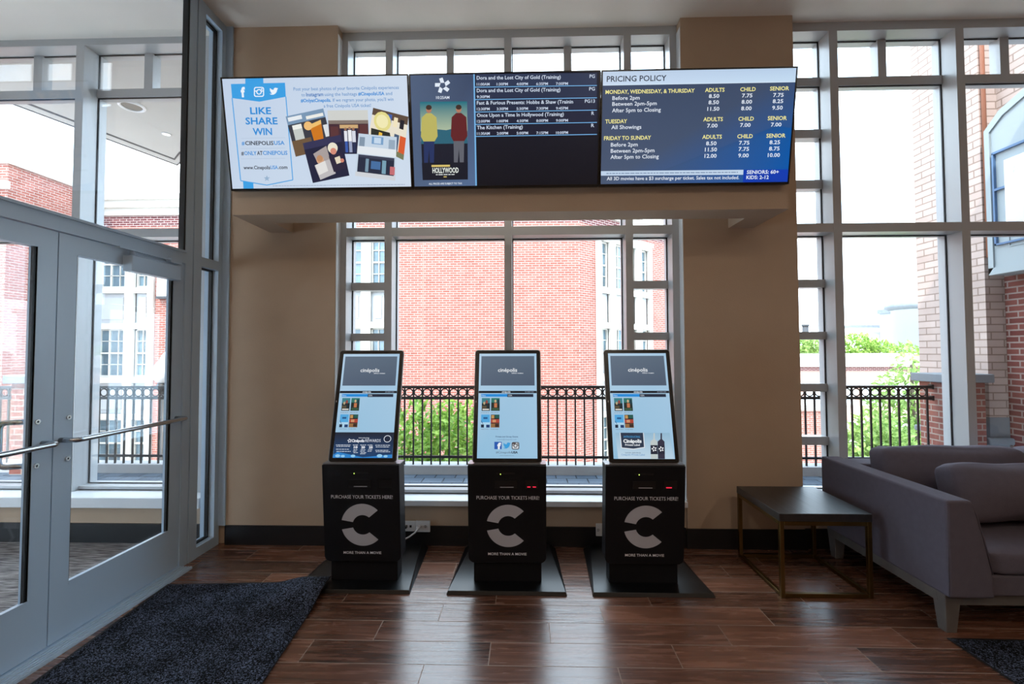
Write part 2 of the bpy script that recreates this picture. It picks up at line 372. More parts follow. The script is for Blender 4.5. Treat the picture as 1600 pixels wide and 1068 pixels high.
def homography(src, dst):
    A = []; 
    for (x, y), (u, v) in zip(src, dst):
        A.append([x, y, 1, 0, 0, 0, -u*x, -u*y, u]); A.append([0, 0, 0, x, y, 1, -v*x, -v*y, v])
    n = 8
    for i in range(n):
        p = max(range(i, n), key=lambda r: abs(A[r][i])); A[i], A[p] = A[p], A[i]
        for r in range(n):
            if r != i:
                k = A[r][i]/A[i][i]
                for c in range(i, 9): A[r][c] -= k*A[i][c]
    h = [A[i][8]/A[i][i] for i in range(8)]
    def g(x, y):
        w = h[6]*x+h[7]*y+1
        return (h[0]*x+h[1]*y+h[2])/w, (h[3]*x+h[4]*y+h[5])/w
    return g

class Panel:
    """flat lit picture of w x h metres laid out in its own drawing units (corners TL, TR, BR, BL of the drawing)"""
    def __init__(s, w, h, quad, step=.00035):
        s.w, s.h, s.step = w, h, step; s.g = homography(quad, [(0, h), (w, h), (w, 0), (0, 0)]); s.P = []
    def pt(s, x, y): return s.g(x, y)
    def raw(s, pts, col, layer): 
        cols = [lin(c) for c in col] if isinstance(col[0], (tuple, list)) else [lin(col)]*len(pts)
        s.P.append((pts, cols, layer))
    def poly(s, pts, col, layer=1): s.raw([s.g(*p) for p in pts], col, layer)
    def rect(s, x0, y0, x1, y1, col, layer=1): s.poly([(x0, y1), (x1, y1), (x1, y0), (x0, y0)], col, layer)
    def bg(s, col, layer=0): s.raw([(0, 0), (s.w, 0), (s.w, s.h), (0, s.h)], col, layer)
    def disc(s, x, y, rx, ry, col, layer=1, n=20): s.poly([(x+rx*math.cos(2*math.pi*k/n), y-ry*math.sin(2*math.pi*k/n)) for k in range(n)], col, layer)
    def line(s, pts, wd, col, layer=1):
        for a, b in zip(pts, pts[1:]):
            dx, dy = b[0]-a[0], b[1]-a[1]; L = math.hypot(dx, dy) or 1; nx, ny = -dy/L*wd/2, dx/L*wd/2
            s.poly([(a[0]+nx, a[1]+ny), (b[0]+nx, b[1]+ny), (b[0]-nx, b[1]-ny), (a[0]-nx, a[1]-ny)], col, layer)
    def text(s, t, xl, yb, xr, cap, col, layer=2, bold=.012, yr=None):
        """text from (xl,yb) to xr on its baseline, capitals cap units tall"""
        V, Fc, wd = text2d(t, bold); a = s.g(xl, yb); b = s.g(xr, yb if yr is None else yr); c = s.g(xl, yb-cap)
        ex = ((b[0]-a[0])/wd, (b[1]-a[1])/wd); k = math.hypot(c[0]-a[0], c[1]-a[1])/CAP
        L = math.hypot(*ex) or 1; ey = (-ex[1]/L*k, ex[0]/L*k)
        for f in Fc: s.raw([(a[0]+V[i][0]*ex[0]+V[i][1]*ey[0], a[1]+V[i][0]*ex[1]+V[i][1]*ey[1]) for i in f], col, layer)
    def build(s, name, m, parent, origin, ex, ey, en):
        """origin: lower left corner; ex, ey, en: right, up and outward unit vectors"""
        V = []; Fc = []; cols = []; origin, ex, ey, en = map(Vector, (origin, ex, ey, en))
        for pts, cs, ly in s.P:
            ar = sum(pts[i][0]*pts[(i+1) % len(pts)][1]-pts[(i+1) % len(pts)][0]*pts[i][1] for i in range(len(pts)))
            if ar < 0: pts, cs = pts[::-1], cs[::-1]
            i0 = len(V); V += [origin+ex*x+ey*y+en*(ly*s.step+.0002) for x, y in pts]; Fc.append(tuple(range(i0, len(V)))); cols += list(cs)
        me = bpy.data.meshes.new(name); me.from_pydata(V, [], Fc); me.materials.append(m)
        at = me.color_attributes.new('Picture', 'FLOAT_COLOR', 'CORNER'); buf = []
        for c in cols: buf += [c[0], c[1], c[2], 1.]
        at.data.foreach_set('color', buf); me.update()
        return link(name, me, parent)

def decal(name, m, parent, t_list, origin, ex, ey, en, lift=.0006):
    """printed lettering: list of (text, x_left, y_base, x_right, cap, bold) in metres on a plane"""
    V = []; Fc = []; origin, ex, ey, en = map(Vector, (origin, ex, ey, en))
    for t, xl, yb, xr, cap, bold in t_list:
        v, f, wd = text2d(t, bold); i0 = len(V); k = (xr-xl)/wd
        V += [origin+ex*(xl+a*k)+ey*(yb+b*cap/CAP)+en*lift for a, b in v]; Fc += [tuple(i+i0 for i in q) for q in f]
    me = bpy.data.meshes.new(name); me.from_pydata(V, [], Fc); me.materials.append(m); me.update()
    return link(name, me, parent)

# ------------------------------------------------------------------ the room
def struct(o, label, cat): return tag(o, label, cat, kind='structure')
struct(box('floor', M_floor, (-2.46, 5.7, -6, 3.68, -.08, 0)), 'reddish brown wood-look plank floor of the lobby', 'floor')
struct(box('floor_vestibule', M_carpet, (-6.4, -2.46, -1.6, 3.68, -.08, 0)), 'striped grey carpet tile floor of the vestibule behind the glass doors', 'floor')
struct(box('ceiling', M_ceil, (-6.4, 5.7, -6, 3.95, 4.12, 4.4)), 'plain pale ceiling over lobby and vestibule', 'ceiling')
wb_ = MB()
wb_.box(-2.345, -1.498, 3.66, 3.97, 0, 4.12); wb_.box(1.23, 2.10, 3.66, 3.97, 0, 4.12)
wb_.box(-1.498, 1.23, 3.68, 3.97, 0, .31); wb_.box(2.10, 5.7, 3.68, 3.97, 0, .31); wb_.box(-6.4, -2.345, 3.68, 3.97, 0, .276)
wb_.box(-6.4, -5.6, 3.66, 3.97, .276, 4.12)
struct(wb_.build('wall_back', M_wall), 'tan painted back wall with two wide piers between the windows', 'wall')
up = MB(); up.box(-6.4, 5.7, 3.80, 4.0, 4.4, 5.6)  # unseen upper wall, added to cast the building's shade on the terrace
struct(up.build('wall_upper_outside', M_pale), 'unseen upper outside wall above the lobby windows, added to shade the terrace', 'wall')
rw = MB(); rw.box(-2.46, -2.36, -6, .55, 0, 4.12)
struct(rw.build('wall_left', M_wall), 'tan lobby wall beside the glass doors', 'wall')
struct(box('wall_right', M_wall, (5.7, 5.8, -6, 3.97, 0, 4.12)), 'tan right-hand wall of the lobby', 'wall')
struct(box('wall_rear', M_wall, (-6.4, 5.7, -6.1, -6, 0, 4.12)), 'tan rear wall of the lobby', 'wall')
struct(box('wall_vestibule', M_wall, (-6.4, -2.46, -1.7, -1.6, 0, 4.12)), 'tan rear wall of the vestibule', 'wall')
bb = MB()
bb.box(-2.345, -1.49, 3.645, 3.66, 0, .148); bb.box(-1.49, 1.22, 3.665, 3.68, 0, .148); bb.box(1.22, 2.12, 3.645, 3.66, 0, .148); bb.box(2.12, 5.7, 3.665, 3.68, 0, .148)
bb.box(-6.4, -2.50, 3.665, 3.68, 0, .148)
struct(bb.build('baseboard_back', M_base), 'black baseboard along the foot of the back wall', 'baseboard')

# boxed beam that carries the menu screens, with one bracket back to each pier
bk = MB(); bk.box(-2.02, 1.765, 3.165, 3.385, 2.444, 3.22)
bk.box(-2.02, -1.843, 3.385, 3.66, 2.444, 3.22); bk.box(1.575, 1.765, 3.385, 3.66, 2.444, 3.22)
struct(bk.build('trim_1', M_wall), 'tan boxed beam spanning the two piers below and behind the menu screens', 'beam')

# windows
YF, YG, YB = 3.75, 3.90, 3.97
def window(name, label, x0, x1, mains, smalls, lites, panes_x, sill=(.276, .357, 3.60), xs=None):
    """mains: (xa, xb) deep mullions; smalls: clerestory mullions; lites: (xa, xb) narrow bays with short bars"""
    t = thing(name, label, 'window', (0.5*(x0+x1), YF, .3), kind='structure')
    fr = MB(); fr.box(x0, x1, YF, YB, 4.05, 4.12); fr.box(x0, x1, YF, YB, 2.43, 2.50); fr.box(x0, x1, 3.80, YB, .363, .388, bev=.002); fr.box(x0, x1, 3.815, YB, .31, .363)
    fr.build('frame', M_frame, t)
    for a, b in mains: box('mullion', M_frame, (a, b, YF-.0015, YB+.001, .30, 4.06), t)
    box('clerestory_bar', M_frame, (x0, x1, 3.872, YB-.01, 3.673, 3.743), t)
    for a, b in smalls: box('clerestory_mullion', M_frame, (a*1.0057, b*1.0057, 3.872, YB-.01, 3.743, 4.05), t)
    for a, b in lites:
        for z0, z1 in ((.743, .809), (1.168, 1.232), (1.586, 1.648), (2.005, 2.07), (2.811, 2.883), (3.23, 3.30)):
            box('side_light_bar', M_frame, (a, b, 3.872, YB-.01, 1.5+(z0-1.5)*1.0057, 1.5+(z1-1.5)*1.0057), t)
    for a, b in panes_x:
        g = MB(); g.box(a, b, YG, YG+.006, .375, 2.44); g.box(a, b, YG, YG+.006, 2.49, 3.68); g.box(a, b, YG, YG+.006, 3.735, 4.06)
        g.build('glass_pane', M_glass, t)
        k = MB()
        for z0, z1 in ((.388, 2.43), (2.50, 3.673), (3.743, 4.05)):
            k.box(a, b, 3.885, 3.895, z1-.008, z1); k.box(a, b, 3.885, 3.895, z0, z0+.008); k.box(a, a+.008, 3.885, 3.895, z0, z1); k.box(b-.008, b, 3.885, 3.895, z0, z1)
        k.build('gasket', M_gasket, t)
    box('gap_shadow', M_gasket, (x0+.06, (xs or x1)-.06, 3.808, 3.815, .3575, .3625), t)  # dark strip drawn for the shadow between rail and sill
    s = MB(); s.box(x0+.002, (xs or x1)-.002, sill[2], 3.80, sill[0], sill[1], bev=.006); s.build('sill', M_sill, t)
    return t
w1 = window('window_1', 'tall vestibule window beyond the glass doors', -5.6, -2.347,
       [(-5.6, -5.54), (-4.80, -4.735), (-3.742, -3.673), (-2.675, -2.61), (-2.40, -2.347)], [(-4.216, -4.14), (-3.242, -3.168)], [(-2.61, -2.40)],
       [(-5.54, -4.80), (-4.735, -3.742), (-3.673, -2.675), (-2.61, -2.40)], xs=-2.52)
w1.location.z += .013
window('window_2', 'middle window behind the three kiosks', -1.496, 1.228,
       [(-1.496, -1.447), (-1.135, -1.075), (-.162, -.104), (.804, .863), (1.172, 1.228)], [(-.65, -.59), (.33, .394)], [(-1.447, -1.135), (.863, 1.172)],
       [(-1.447, -1.135), (-1.075, -.162), (-.104, .804), (.863, 1.172)], (.312, .356, 3.625))
window('window_3', 'right-hand window above the sofa', 2.10, 5.7,
       [(2.10, 2.15), (2.434, 2.50), (3.419, 3.483), (4.404, 4.468), (5.65, 5.7)], [(2.889, 2.956), (3.859, 3.93)], [(2.15, 2.434)],
       [(2.15, 2.434), (2.50, 3.419), (3.483, 4.404), (4.468, 5.65)], (.312, .356, 3.625))
# vestibule outer glazing on the far left, beyond the frame
q = MB(); q.box(-1.498, -1.493, 3.664, 3.748, .357, 4.05); q.box(1.225, 1.23, 3.664, 3.748, .357, 4.05)  # thin white strips covering the tan sides of the middle opening
struct(q.build('trim_3', M_sill), 'thin white strips on the sides of the middle window opening', 'trim')
t = thing('window_4', 'outer glazed side of the vestibule', 'window', (-6.4, 1, 0), kind='structure')
q = MB()
for y in (-1.6, -.3, 1.0, 2.3, 3.6): q.box(-6.42, -6.36, y-.03, y+.03, 0, 4.12)
q.box(-6.40, -6.30, -1.6, 3.66, 2.25, 4.12)  # unseen solid panel, added to cut daylight entering the vestibule
for z in (.05, 2.2): q.box(-6.42, -6.36, -1.6, 3.66, z-.04, z+.04)
q.build('frame', M_frame, t); box('glass_pane', M_glass, (-6.395, -6.389, -1.6, 3.66, .09, 2.16), t)

# ------------------------------------------------------------------ glazed partition with the pair of doors
XF = -2.40       # lobby face of the framing
t = thing('window_5', 'grey metal framed glass partition around the pair of doors', 'window', (XF, 3.4, 0), kind='structure')
q = MB()
q.box(XF-.05, XF, .55, 3.245, 2.125, 2.215); q.box(XF-.04, XF+.012, .55, 3.245, 2.20, 2.214)
q.box(XF-.05, XF, .55, 3.245, 4.05, 4.12)
q.build('header', M_alum, t)
q = MB(); q.box(XF-.045, XF, 3.243, 3.315, 0, 4.12); q.box(XF-.06, XF+.004, 3.322, 3.402, 0, 4.12); q.box(XF-.05, XF-.01, 3.315, 3.322, 0, 4.12)
q.build('post', M_alum, t)
q = MB(); q.box(XF-.11, XF+.0, 3.60, 3.66, 0, 4.12); q.box(XF+.0, XF+.055, 3.645, 3.66, 0.148, 4.12); q.build('end_post', M_alum, t)
q = MB(); q.box(XF-.11, XF, 3.402, 3.60, 4.05, 4.12); q.build('top_rail', M_alum, t)
q = MB(); q.box(XF-.11, XF, 3.402, 3.60, 2.135, 2.205); q.build('transom', M_alum, t)
q = MB(); q.box(XF-.11, XF, 3.402, 3.60, .0, .075); q.build('bottom_rail', M_alum, t)
g = MB(); g.box(XF-.06, XF-.054, 3.402, 3.60, .075, 2.135); g.box(XF-.06, XF-.054, 3.402, 3.60, 2.205, 4.05); g.box(XF-.03, XF-.024, .6, 3.243, 2.215, 4.05); g.build('glass_pane', M_glass, t)
q = MB()
for z0, z1 in ((.075, 2.135), (2.205, 4.05)):
    q.box(XF-.07, XF-.044, 3.588, 3.6, z0, z1); q.box(XF-.07, XF-.044, 3.402, 3.6, z0, z0+.012); q.box(XF-.07, XF-.044, 3.402, 3.6, z1-.012, z1)
q.box(XF-.044, XF-.004, 3.228, 3.243, 2.215, 4.05); q.build('gasket', M_gasket, t)
q = MB(); q.box(-2.52, -2.31, .55, 3.245, 0, .012)
for k in range(5): q.box(-2.395+k*.018, -2.385+k*.018, .55, 3.245, .012, .017)
struct(q.build('trim_2', M_alum), 'ribbed aluminium threshold under the glass doors', 'threshold')

def bar_path(p0, p1, off, r=.03):
    """straight bar with both ends curved back to the door face"""
    y0, z0 = p0; y1, z1 = p1; out = [(XF-.012, y0, z0)]
    for k in range(6):
        a = k/5*math.pi/2; out.append((XF+off-r+r*math.sin(a), y0+r-r*math.cos(a), z0))
    for k in range(6):
        a = k/5*math.pi/2; out.append((XF+off-r+r*math.cos(a), y1-r+r*math.sin(a), z1))
    out.append((XF-.012, y1, z1)); return out
def door(name, label, y0, y1, hinge_far, mk_closer):
    t = thing(name, label, 'door', (XF, (y0+y1)/2, 0), kind='structure')
    X0, X1 = XF-.055, XF-.010; Z0, Z1 = .02, 2.12; sl, sr = .10, .10; g0, g1 = y0+sl, y1-sr; zb, zt = .285, 2.022
    q = MB(); q.box(X0, X1, y0, g0, Z0, Z1); q.box(X0, X1, g1, y1, Z0, Z1); q.build('stile', M_alum, t)
    q = MB(); q.box(X0, X1, g0, g1, Z0, zb); q.box(X0, X1, g0, g1, zt, Z1); q.build('rail', M_alum, t)
    box('glass_pane', M_glass, (X0+.02, X0+.026, g0, g1, zb, zt), t)
    q = MB(); q.box(X0+.026, X1-.004, g1-.014, g1, zb, zt); q.box(X0+.026, X1-.008, g0, g1, zb, zb+.006); q.box(X0+.026, X1-.004, g0, g0+.006, zb, zt); q.build('gasket', M_gasket, t)
    q = MB(); q.box(X1-.01, X1+.002, g0, g1, zb-.006, zb+.012); q.box(X1-.01, X1+.002, g1, g1+.012, zb, zt); q.build('glazing_bead', M_alum, t)
    q = MB(); q.tube(bar_path((y0+.035, 1.045), (y1-.05, 1.045), .075), .0135, 12); q.build('push_bar', M_steel, t)
    ys = y1-.078 if hinge_far else y0+.075
    # offset pull handle on the vestibule side
    hp = [(X0, ys, .941)]
    for k in range(7): a = k/6*math.pi/2; hp.append((X0-.075-.03*math.sin(a), ys, .941+.03-.03*math.cos(a)))
    for k in range(7): a = k/6*math.pi/2; hp.append((X0-.075-.03*math.cos(a), ys, 1.157-.03+.03*math.sin(a)))
    hp.append((X0, ys, 1.157))
    hp = [(XX, YY+(-1 if hinge_far else 1)*(X0-XX)*.35, ZZ) for XX, YY, ZZ in hp]
    q = MB(); q.tube(hp, .0135, 12); q.build('pull_handle', M_steel, t)
    for z in (.941, 1.157):
        q = MB(); q.tube([(X1-.002, ys, z), (X1+.006, ys, z)], .0125, 14); b = q.build('bolt', M_steel, t)
        q = MB(); q.tube([(X1+.0055, ys, z), (X1+.0065, ys, z)], .005, 8); q.build('socket', M_gasket, b)
    if mk_closer:
        c = box('closer', M_alum, (X1, X1+.062, 2.735, 3.135, 1.985, 2.08), t, bev=.004)
        q = MB(); q.box(X1+.012, X1+.03, 2.78, 3.13, 2.088, 2.098); q.box(X1+.035, X1+.05, 2.66, 3.06, 2.110, 2.119); q.tube([(X1+.03, 2.77, 2.078), (X1+.03, 2.77, 2.122)], .014, 10)
        q.box(X1+.02, X1+.055, 3.05, 3.15, 2.098, 2.128); q.build('closer_arm', M_alum, c)
    return t
door('door_1', 'right leaf of the glass doors, with a closer box at its top', 2.352, 3.243, False, True)
door('door_2', 'left leaf of the glass doors, cut by the photo edge', 1.452, 2.346, True, False)

# ------------------------------------------------------------------ outside: terrace, railing, piers
struct(box('terrace', M_paver, (-9, 5.5, 3.97, 5.78, -.12, 0)), 'blue-grey slate paved terrace outside the windows', 'terrace')
struct(box('terrace_kerb', M_stone, (-9, 5.5, 5.75, 5.98, -.3, .105)), 'pale stone kerb carrying the railing', 'kerb')
struct(box('terrace_wall', M_pierbrick, (-9, 5.5, 5.80, 5.96, -4.0, -.3)), 'brick retaining wall under the terrace', 'wall')
struct(box('street', M_asphalt, (-70, 90, 5.9, 120, -4.1, -4.0)), 'sunlit pale street between the buildings', 'street')
YR = 5.82
BAL = {}
def railing(label, RX0, RX1, xs):
    r = thing('railing', label, 'railing', ((RX0+RX1)/2, YR, .1), 'terrace railings')
    shape('top_rail', M_iron, r, (RX0, RX1, YR-.022, YR+.022, 1.042, 1.072))
    shape('middle_rail', M_iron, r, (RX0, RX1, YR-.018, YR+.018, .905, .938))
    shape('bottom_rail', M_iron, r, (RX0, RX1, YR-.014, YR+.014, .185, .215))
    for i, x in enumerate(xs):
        if not BAL:
            q = MB(); q.box(-.009, .009, -.009, .009, .105, 1.045); a = BAL['b'] = q.build('baluster', M_iron, None)
            q = MB(); q.tube([(.046*math.cos(2*math.pi*k/20), 0, .99+.046*math.sin(2*math.pi*k/20)) for k in range(20)], .0075, 6, closed=True); b = BAL['r'] = q.build('ring', M_iron, None)
        else:
            a, b = BAL['b'].copy(), BAL['r'].copy(); C.objects.link(a); C.objects.link(b)
        for o, xx in ((a, x), (b, x-.111/2)):
            o.parent = r; o.matrix_parent_inverse = Matrix.Translation(-r.location); o.location = (xx, YR, 0)
    for xx in (RX0+.012, RX1-.012):
        for z in (1.057, .9215): shape('end_bracket', M_iron, r, (xx-.012, xx+.012, YR-.028, YR+.028, z-.028, z+.028))
railing('long run of black iron railing with a band of rings along the terrace', -5.930, 4.895, [4.83-.111*i for i in range(96)])
railing('short run of black iron railing at far left beyond the left pier', -8.0, -6.375, [-6.45-.111*i for i in range(12)])
def brick_pier(label, x0, x1, y0, y1):
    t = thing('brick_pier', label, 'pier', ((x0+x1)/2, (y0+y1)/2, 0))
    box('shaft', M_pierbrick, (x0, x1, y0, y1, -.3, 1.115), t)
    q = MB(); q.box(x0-.06, x1+.06, y0-.06, y1+.06, 1.115, 1.215, bev=.01); q.build('cap', M_greystone, t)
    q = MB(); q.box(x0-.012, x1+.012, y0-.012, y1+.012, .106, .19, bev=.004); q.build('plinth', M_stone, t)
brick_pier('red brick pier with grey stone cap at the right end of the railing', 4.925, 5.40, 5.70, 6.04)
brick_pier('red brick pier with stone cap seen through the left door leaf', -6.35, -5.95, 5.66, 6.04)

# ------------------------------------------------------------------ outside: wing wall on the right, with a sign bay
t = thing('brick_wing', 'pale brick wing of the building outside the right-hand window', 'building', (5.7, 5, 0))
q = MB(); q.box(5.50, 6.3, 5.76, 6.73, .66, 9.0); q.box(5.71, 6.3, 3.98, 5.76, 2.5, 9.0); q.build('pale_wall', M_pale, t)
q = MB(); q.box(5.50, 6.3, 5.76, 6.73, -.3, .44, bev=.004); q.box(5.44, 6.3, 5.70, 6.79, .38, .46, bev=.02); q.box(5.49, 6.3, 5.75, 6.74, .46, .70, bev=.004); q.build('stone_base', M_greystone, t)
box('recessed_wall', M_redrec, (5.72, 6.3, 3.98, 5.755, -.3, 2.5), t)
q = MB(); q.tube([(5.53, 5.73, 2.6), (5.53, 5.73, 9.0)], .024, 10); q.build('corner_tube', M_copper, t)  # thin brown tube running up the pilaster corner
t = thing('sign_bay', 'blue-grey sign bay with a framed poster on the pale brick wing', 'sign', (5.5, 4.9, 3.2))
q = MB(); q.prism([(5.46, 5.65, 2.37), (5.46, 5.65, 4.08), (5.46, 5.47, 4.24), (5.46, 5.0, 4.42), (5.46, 4.5, 4.46), (5.46, 4.1, 4.46), (5.46, 4.1, 2.37)], (.25, 0, 0)); q.build('panel', M_bluegrey, t)
q = MB()
top = [(5.65, 2.37), (5.65, 4.08), (5.47, 4.24), (5.0, 4.42), (4.5, 4.46), (4.1, 4.46)]; inn = [(5.59, 2.45), (5.59, 4.04), (5.43, 4.17), (4.98, 4.34), (4.5, 4.38), (4.1, 4.38)]
for k in range(5): q.prism([(5.44, *top[k]), (5.44, *top[k+1]), (5.44, *inn[k+1]), (5.44, *inn[k])], (.03, 0, 0))
q.box(5.44, 5.46, 4.1, 5.65, 2.37, 2.45); q.box(5.45, 5.465, 4.1, 5.42, 2.66, 2.67); q.box(5.45, 5.465, 5.41, 5.42, 2.67, 3.0); q.build('raised_border', M_bluegrey, t)
q = MB(); q.box(5.43, 5.46, 5.54, 5.56, 2.70, 3.77); q.box(5.43, 5.46, 4.1, 5.56, 3.76, 3.785); q.box(5.425, 5.455, 5.35, 5.54, 3.33, 3.355); q.box(5.43, 5.46, 4.1, 5.56, 2.70, 2.72)
q.build('blue_frame', M_blue, t)
c = box('poster_case', M_white, (5.42, 5.46, 4.1, 5.41, 2.88, 3.64), t)
box('poster', M_poster, (5.414, 5.42, 4.1, 5.385, 2.91, 3.615), c)
decal('poster_lettering', M_white, c, [('Public', .06, .545, .44, .085, .02)], (5.414, 5.385, 2.91), (0, -1, 0), (0, 0, 1), (-1, 0, 0), .002)
q = MB(); n = 16
q.prism([(5.413, 5.385-.30-.15*math.cos(a), 2.91+.24+.13*math.sin(a)) for a in [2*math.pi*k/n for k in range(n)]], (-.003, 0, 0)); q.build('poster_emblem', M_white, c)

# ------------------------------------------------------------------ outside: buildings
def bay(parent, o, ex, en, s0, floors=3, full=True, base=0.):
    """tall white window bay: o corner of the facade, ex along it, en outward, s0 start; each window its own part with its pane"""
    o, ex, en = Vector(o), Vector(ex), Vector(en); ez = Vector((0, 0, 1))
    def bx(q, s, s1, z0, z1, d0, d1):
        A = o+ex*s; B = o+ex*s1
        P4 = [A+en*d0, B+en*d0, B+en*d1, A+en*d1]
        q.prism([p+ez*z0 for p in P4], ez*(z1-z0))
    W_ = 3.1
    cols = ((.20, .66), (.96, 2.14), (2.44, 2.90)); rows = ((-2.25, -.68), (.68, 2.25), (3.60, 5.17))
    q = MB()
    edges = [(0, .20), (.66, .96), (2.14, 2.44), (2.90, 3.1)]
    for a, b in edges: bx(q, s0+a, s0+b, -4, 5.32, -.02, .08)
    zs = [-4, -2.25, -.68, -.52, .52, .68, 2.25, 2.42, 3.44, 3.60, 5.17, 5.32]
    for z0, z1 in ((-.68, -.50), (.50, .68), (2.25, 2.44), (3.42, 3.60), (5.17, 5.40), (-2.45, -2.25)): bx(q, s0+.2, s0+2.9, z0, z1, -.02, .075)
    bx(q, s0-.06, s0+3.16, 5.30, 5.44, -.02, .11)
    q.build('window_bay', M_trimwhite, parent)
    q = MB()
    for z0, z1 in ((-.5, .5), (2.44, 3.42), (-4, -2.45)):
        for a, b in cols:
            bx(q, s0+a, s0+b, z0, z1, -.12, -.06); bx(q, s0+a+.12, s0+b-.12, z0+.13, z1-.13, -.06, -.03)
    q.build('spandrel_panel', M_recess, parent)
    for z0, z1 in rows:
        for a, b in cols:
            q = MB(); w = b-a; nc = 2 if w < .6 else 4; ft = .045
            bx(q, s0+a, s0+a+ft, z0, z1, -.14, -.05); bx(q, s0+b-ft, s0+b, z0, z1, -.14, -.05); bx(q, s0+a, s0+b, z0, z0+.06, -.14, -.04); bx(q, s0+a, s0+b, z1-ft, z1, -.14, -.05)
            zm = (z0+z1)/2
            bx(q, s0+a, s0+b, zm-.025, zm+.025, -.13, -.06)
            for zz in ((z0+zm)/2+.02, (z1+zm)/2-.0): bx(q, s0+a+ft, s0+b-ft, zz-.012, zz+.012, -.13, -.075)
            for k in range(1, nc):
                ss = s0+a+w*k/nc; hw = .028 if (nc == 4 and k == 2) else .012
                bx(q, ss-hw, ss+hw, z0, z1, -.13, -.075)
            f = q.build('window', M_trimwhite, parent)
            q = MB(); bx(q, s0+a+.02, s0+b-.02, z0+.02, z1-.02, -.16, -.12); q.build('pane', M_pane, f)
Y0 = 15.0
t = thing('brick_building', 'red brick building with white window bays across the street', 'building', (-6, Y0, -4))
# wall with openings for the bays: piers between the bays, plus the strip above
def facade(parent, o, ex, en, spans, z0, z1, m, name='wall', th=.45):
    o, ex, en = Vector(o), Vector(ex), Vector(en); q = MB()
    for a, b in spans:
        A, B = o+ex*a, o+ex*b
        q.prism([p+Vector((0, 0, z0)) for p in (A, B, B-en*th, A-en*th)], (0, 0, z1-z0))
    return q.build(name, m, parent)
O = (-15.2, Y0, 0); E1 = (1, 0, 0); N1 = (0, -1, 0); LEN = 1.73+15.2
b1, b2 = 0.0, 7.787
facade(t, O, E1, N1, [(b1+3.1, b2), (b2+3.1, LEN)], -4, 5.40, M_brick)
facade(t, O, E1, N1, [(0, LEN)], 5.40, 5.62, M_brick, 'wall')
facade(t, O, E1, (0, -1, 0), [(0, LEN)], 5.62, 5.98, M_brickband, 'dark_brick_band')
bay(t, O, E1, N1, b1); bay(t, O, E1, N1, b2)
q = MB(); q.box(-9.54, -9.52, Y0-.006, Y0, -4, 5.6); q.box(-3.285, -3.27, Y0-.006, Y0, -4, 5.6); q.build('expansion_joint', mat('joint_sealant', (176, 140, 126), .8), t)
ca, sa = .755, .656
E2 = (ca, sa, 0); N2 = (sa, -ca, 0); O2 = (1.73, Y0, 0); L2 = 4.85
facade(t, O2, E2, N2, [(0, .80), (3.90, L2)], -4, 5.40, M_brick)
facade(t, O2, E2, N2, [(0, L2)], 5.40, 5.62, M_brick); facade(t, O2, E2, N2, [(0, L2)], 5.62, 5.98, M_brickband, 'dark_brick_band')
bay(t, O2, E2, N2, .80)
q = MB()
for z0, z1, d in ((5.98, 6.20, .08), (6.20, 6.42, .22), (6.42, 6.60, .36)):
    e2 = Vector(E2); n2 = Vector(N2); a = Vector((-15.2, Y0-d, z0)); m1 = Vector((1.73+d*.414*0.9, Y0-d, z0)); e = Vector(O2)+e2*(L2)+n2*d; e.z = z0
    bk2 = Vector((e.x-.5, e.y+.6, z0)); a2 = Vector((-15.2, Y0+.6, z0)); m2 = Vector((1.4, Y0+.7, z0))
    q.prism([a, m1, m2, a2], (0, 0, z1-z0)); q.prism([m1, e, bk2, m2], (0, 0, z1-z0))
q.build('cornice', M_trimwhite, t)
q = MB(); q.box(-11.92, -11.45, Y0-.16, Y0, 3.30, 3.90); q.build('wall_box', M_recess, t)
q = MB(); q.box(-11.94, -11.43, Y0-.17, Y0, 3.22, 3.30); q.build('wall_box_base', M_canopyedge, t)
q = MB(); q.prism([(-15.2, 15.46, -4), (1.55, 15.46, -4), (4.9, 18.4, -4), (4.9, 24, -4), (-15.2, 24, -4)], (0, 0, 9.9)); q.build('core', M_recess, t)

t = thing('brick_side_wing', 'taller red brick wing at far left beyond the vestibule window', 'building', (-17, 13.5, -4))
box('wall', M_brick, (-26, -14.1, 12.3, 14.5, -4, 6.65), t)
box('coping', M_trimwhite, (-26.1, -14.02, 12.22, 14.5, 6.65, 6.85), t)
box('pilaster', M_brick, (-14.85, -14.45, 12.2, 12.3, -4, 5.9), t); box('band', M_trimwhite, (-26.1, -14.02, 12.16, 12.3, 5.95, 6.15), t)
q = MB(); q.box(-14.1, -13.85, 13.0, 13.1, 5.3, 5.65); q.build('wall_light', M_canopyedge, t)

# far buildings seen through the right-hand window
t = thing('low_building', 'low white corniced brick building beyond the railing at right', 'building', (16, 28, -4))
box('wall', mat('sunlit_pink_brick', (190, 158, 146), .8, var=.06, vscale=2), (9, 27, 28, 33, -4, .55), t)
q = MB(); q.box(8.8, 27, 27.7, 33, .55, 1.12); q.box(8.6, 27, 27.4, 33, 1.12, 1.27); q.build('cornice', M_trimwhite, t)
box('brick_band', M_brickband, (9, 27, 27.9, 28, .28, .55), t)
for x in (16.2, 17.8, 19.4, 21.2, 23.0):
    f = box('window', M_trimwhite, (x, x+1.25, 27.86, 27.98, -1.7, -.35), t); box('pane', mat('bright_far_glass', (206, 216, 222), .2), (x+.12, x+1.13, 27.84, 27.87, -1.6, -.45), f)
for x in (16.2, 17.8, 19.4, 21.2, 23.0):
    f = box('window', M_trimwhite, (x, x+1.25, 27.86, 27.98, -3.9, -2.6), t); box('pane', MATS['bright_far_glass'], (x+.12, x+1.13, 27.84, 27.87, -3.8, -2.7), f)
t = thing('brick_outbuilding', 'red brick outbuilding low behind the railing beside the right pier', 'building', (11.3, 18, -4))
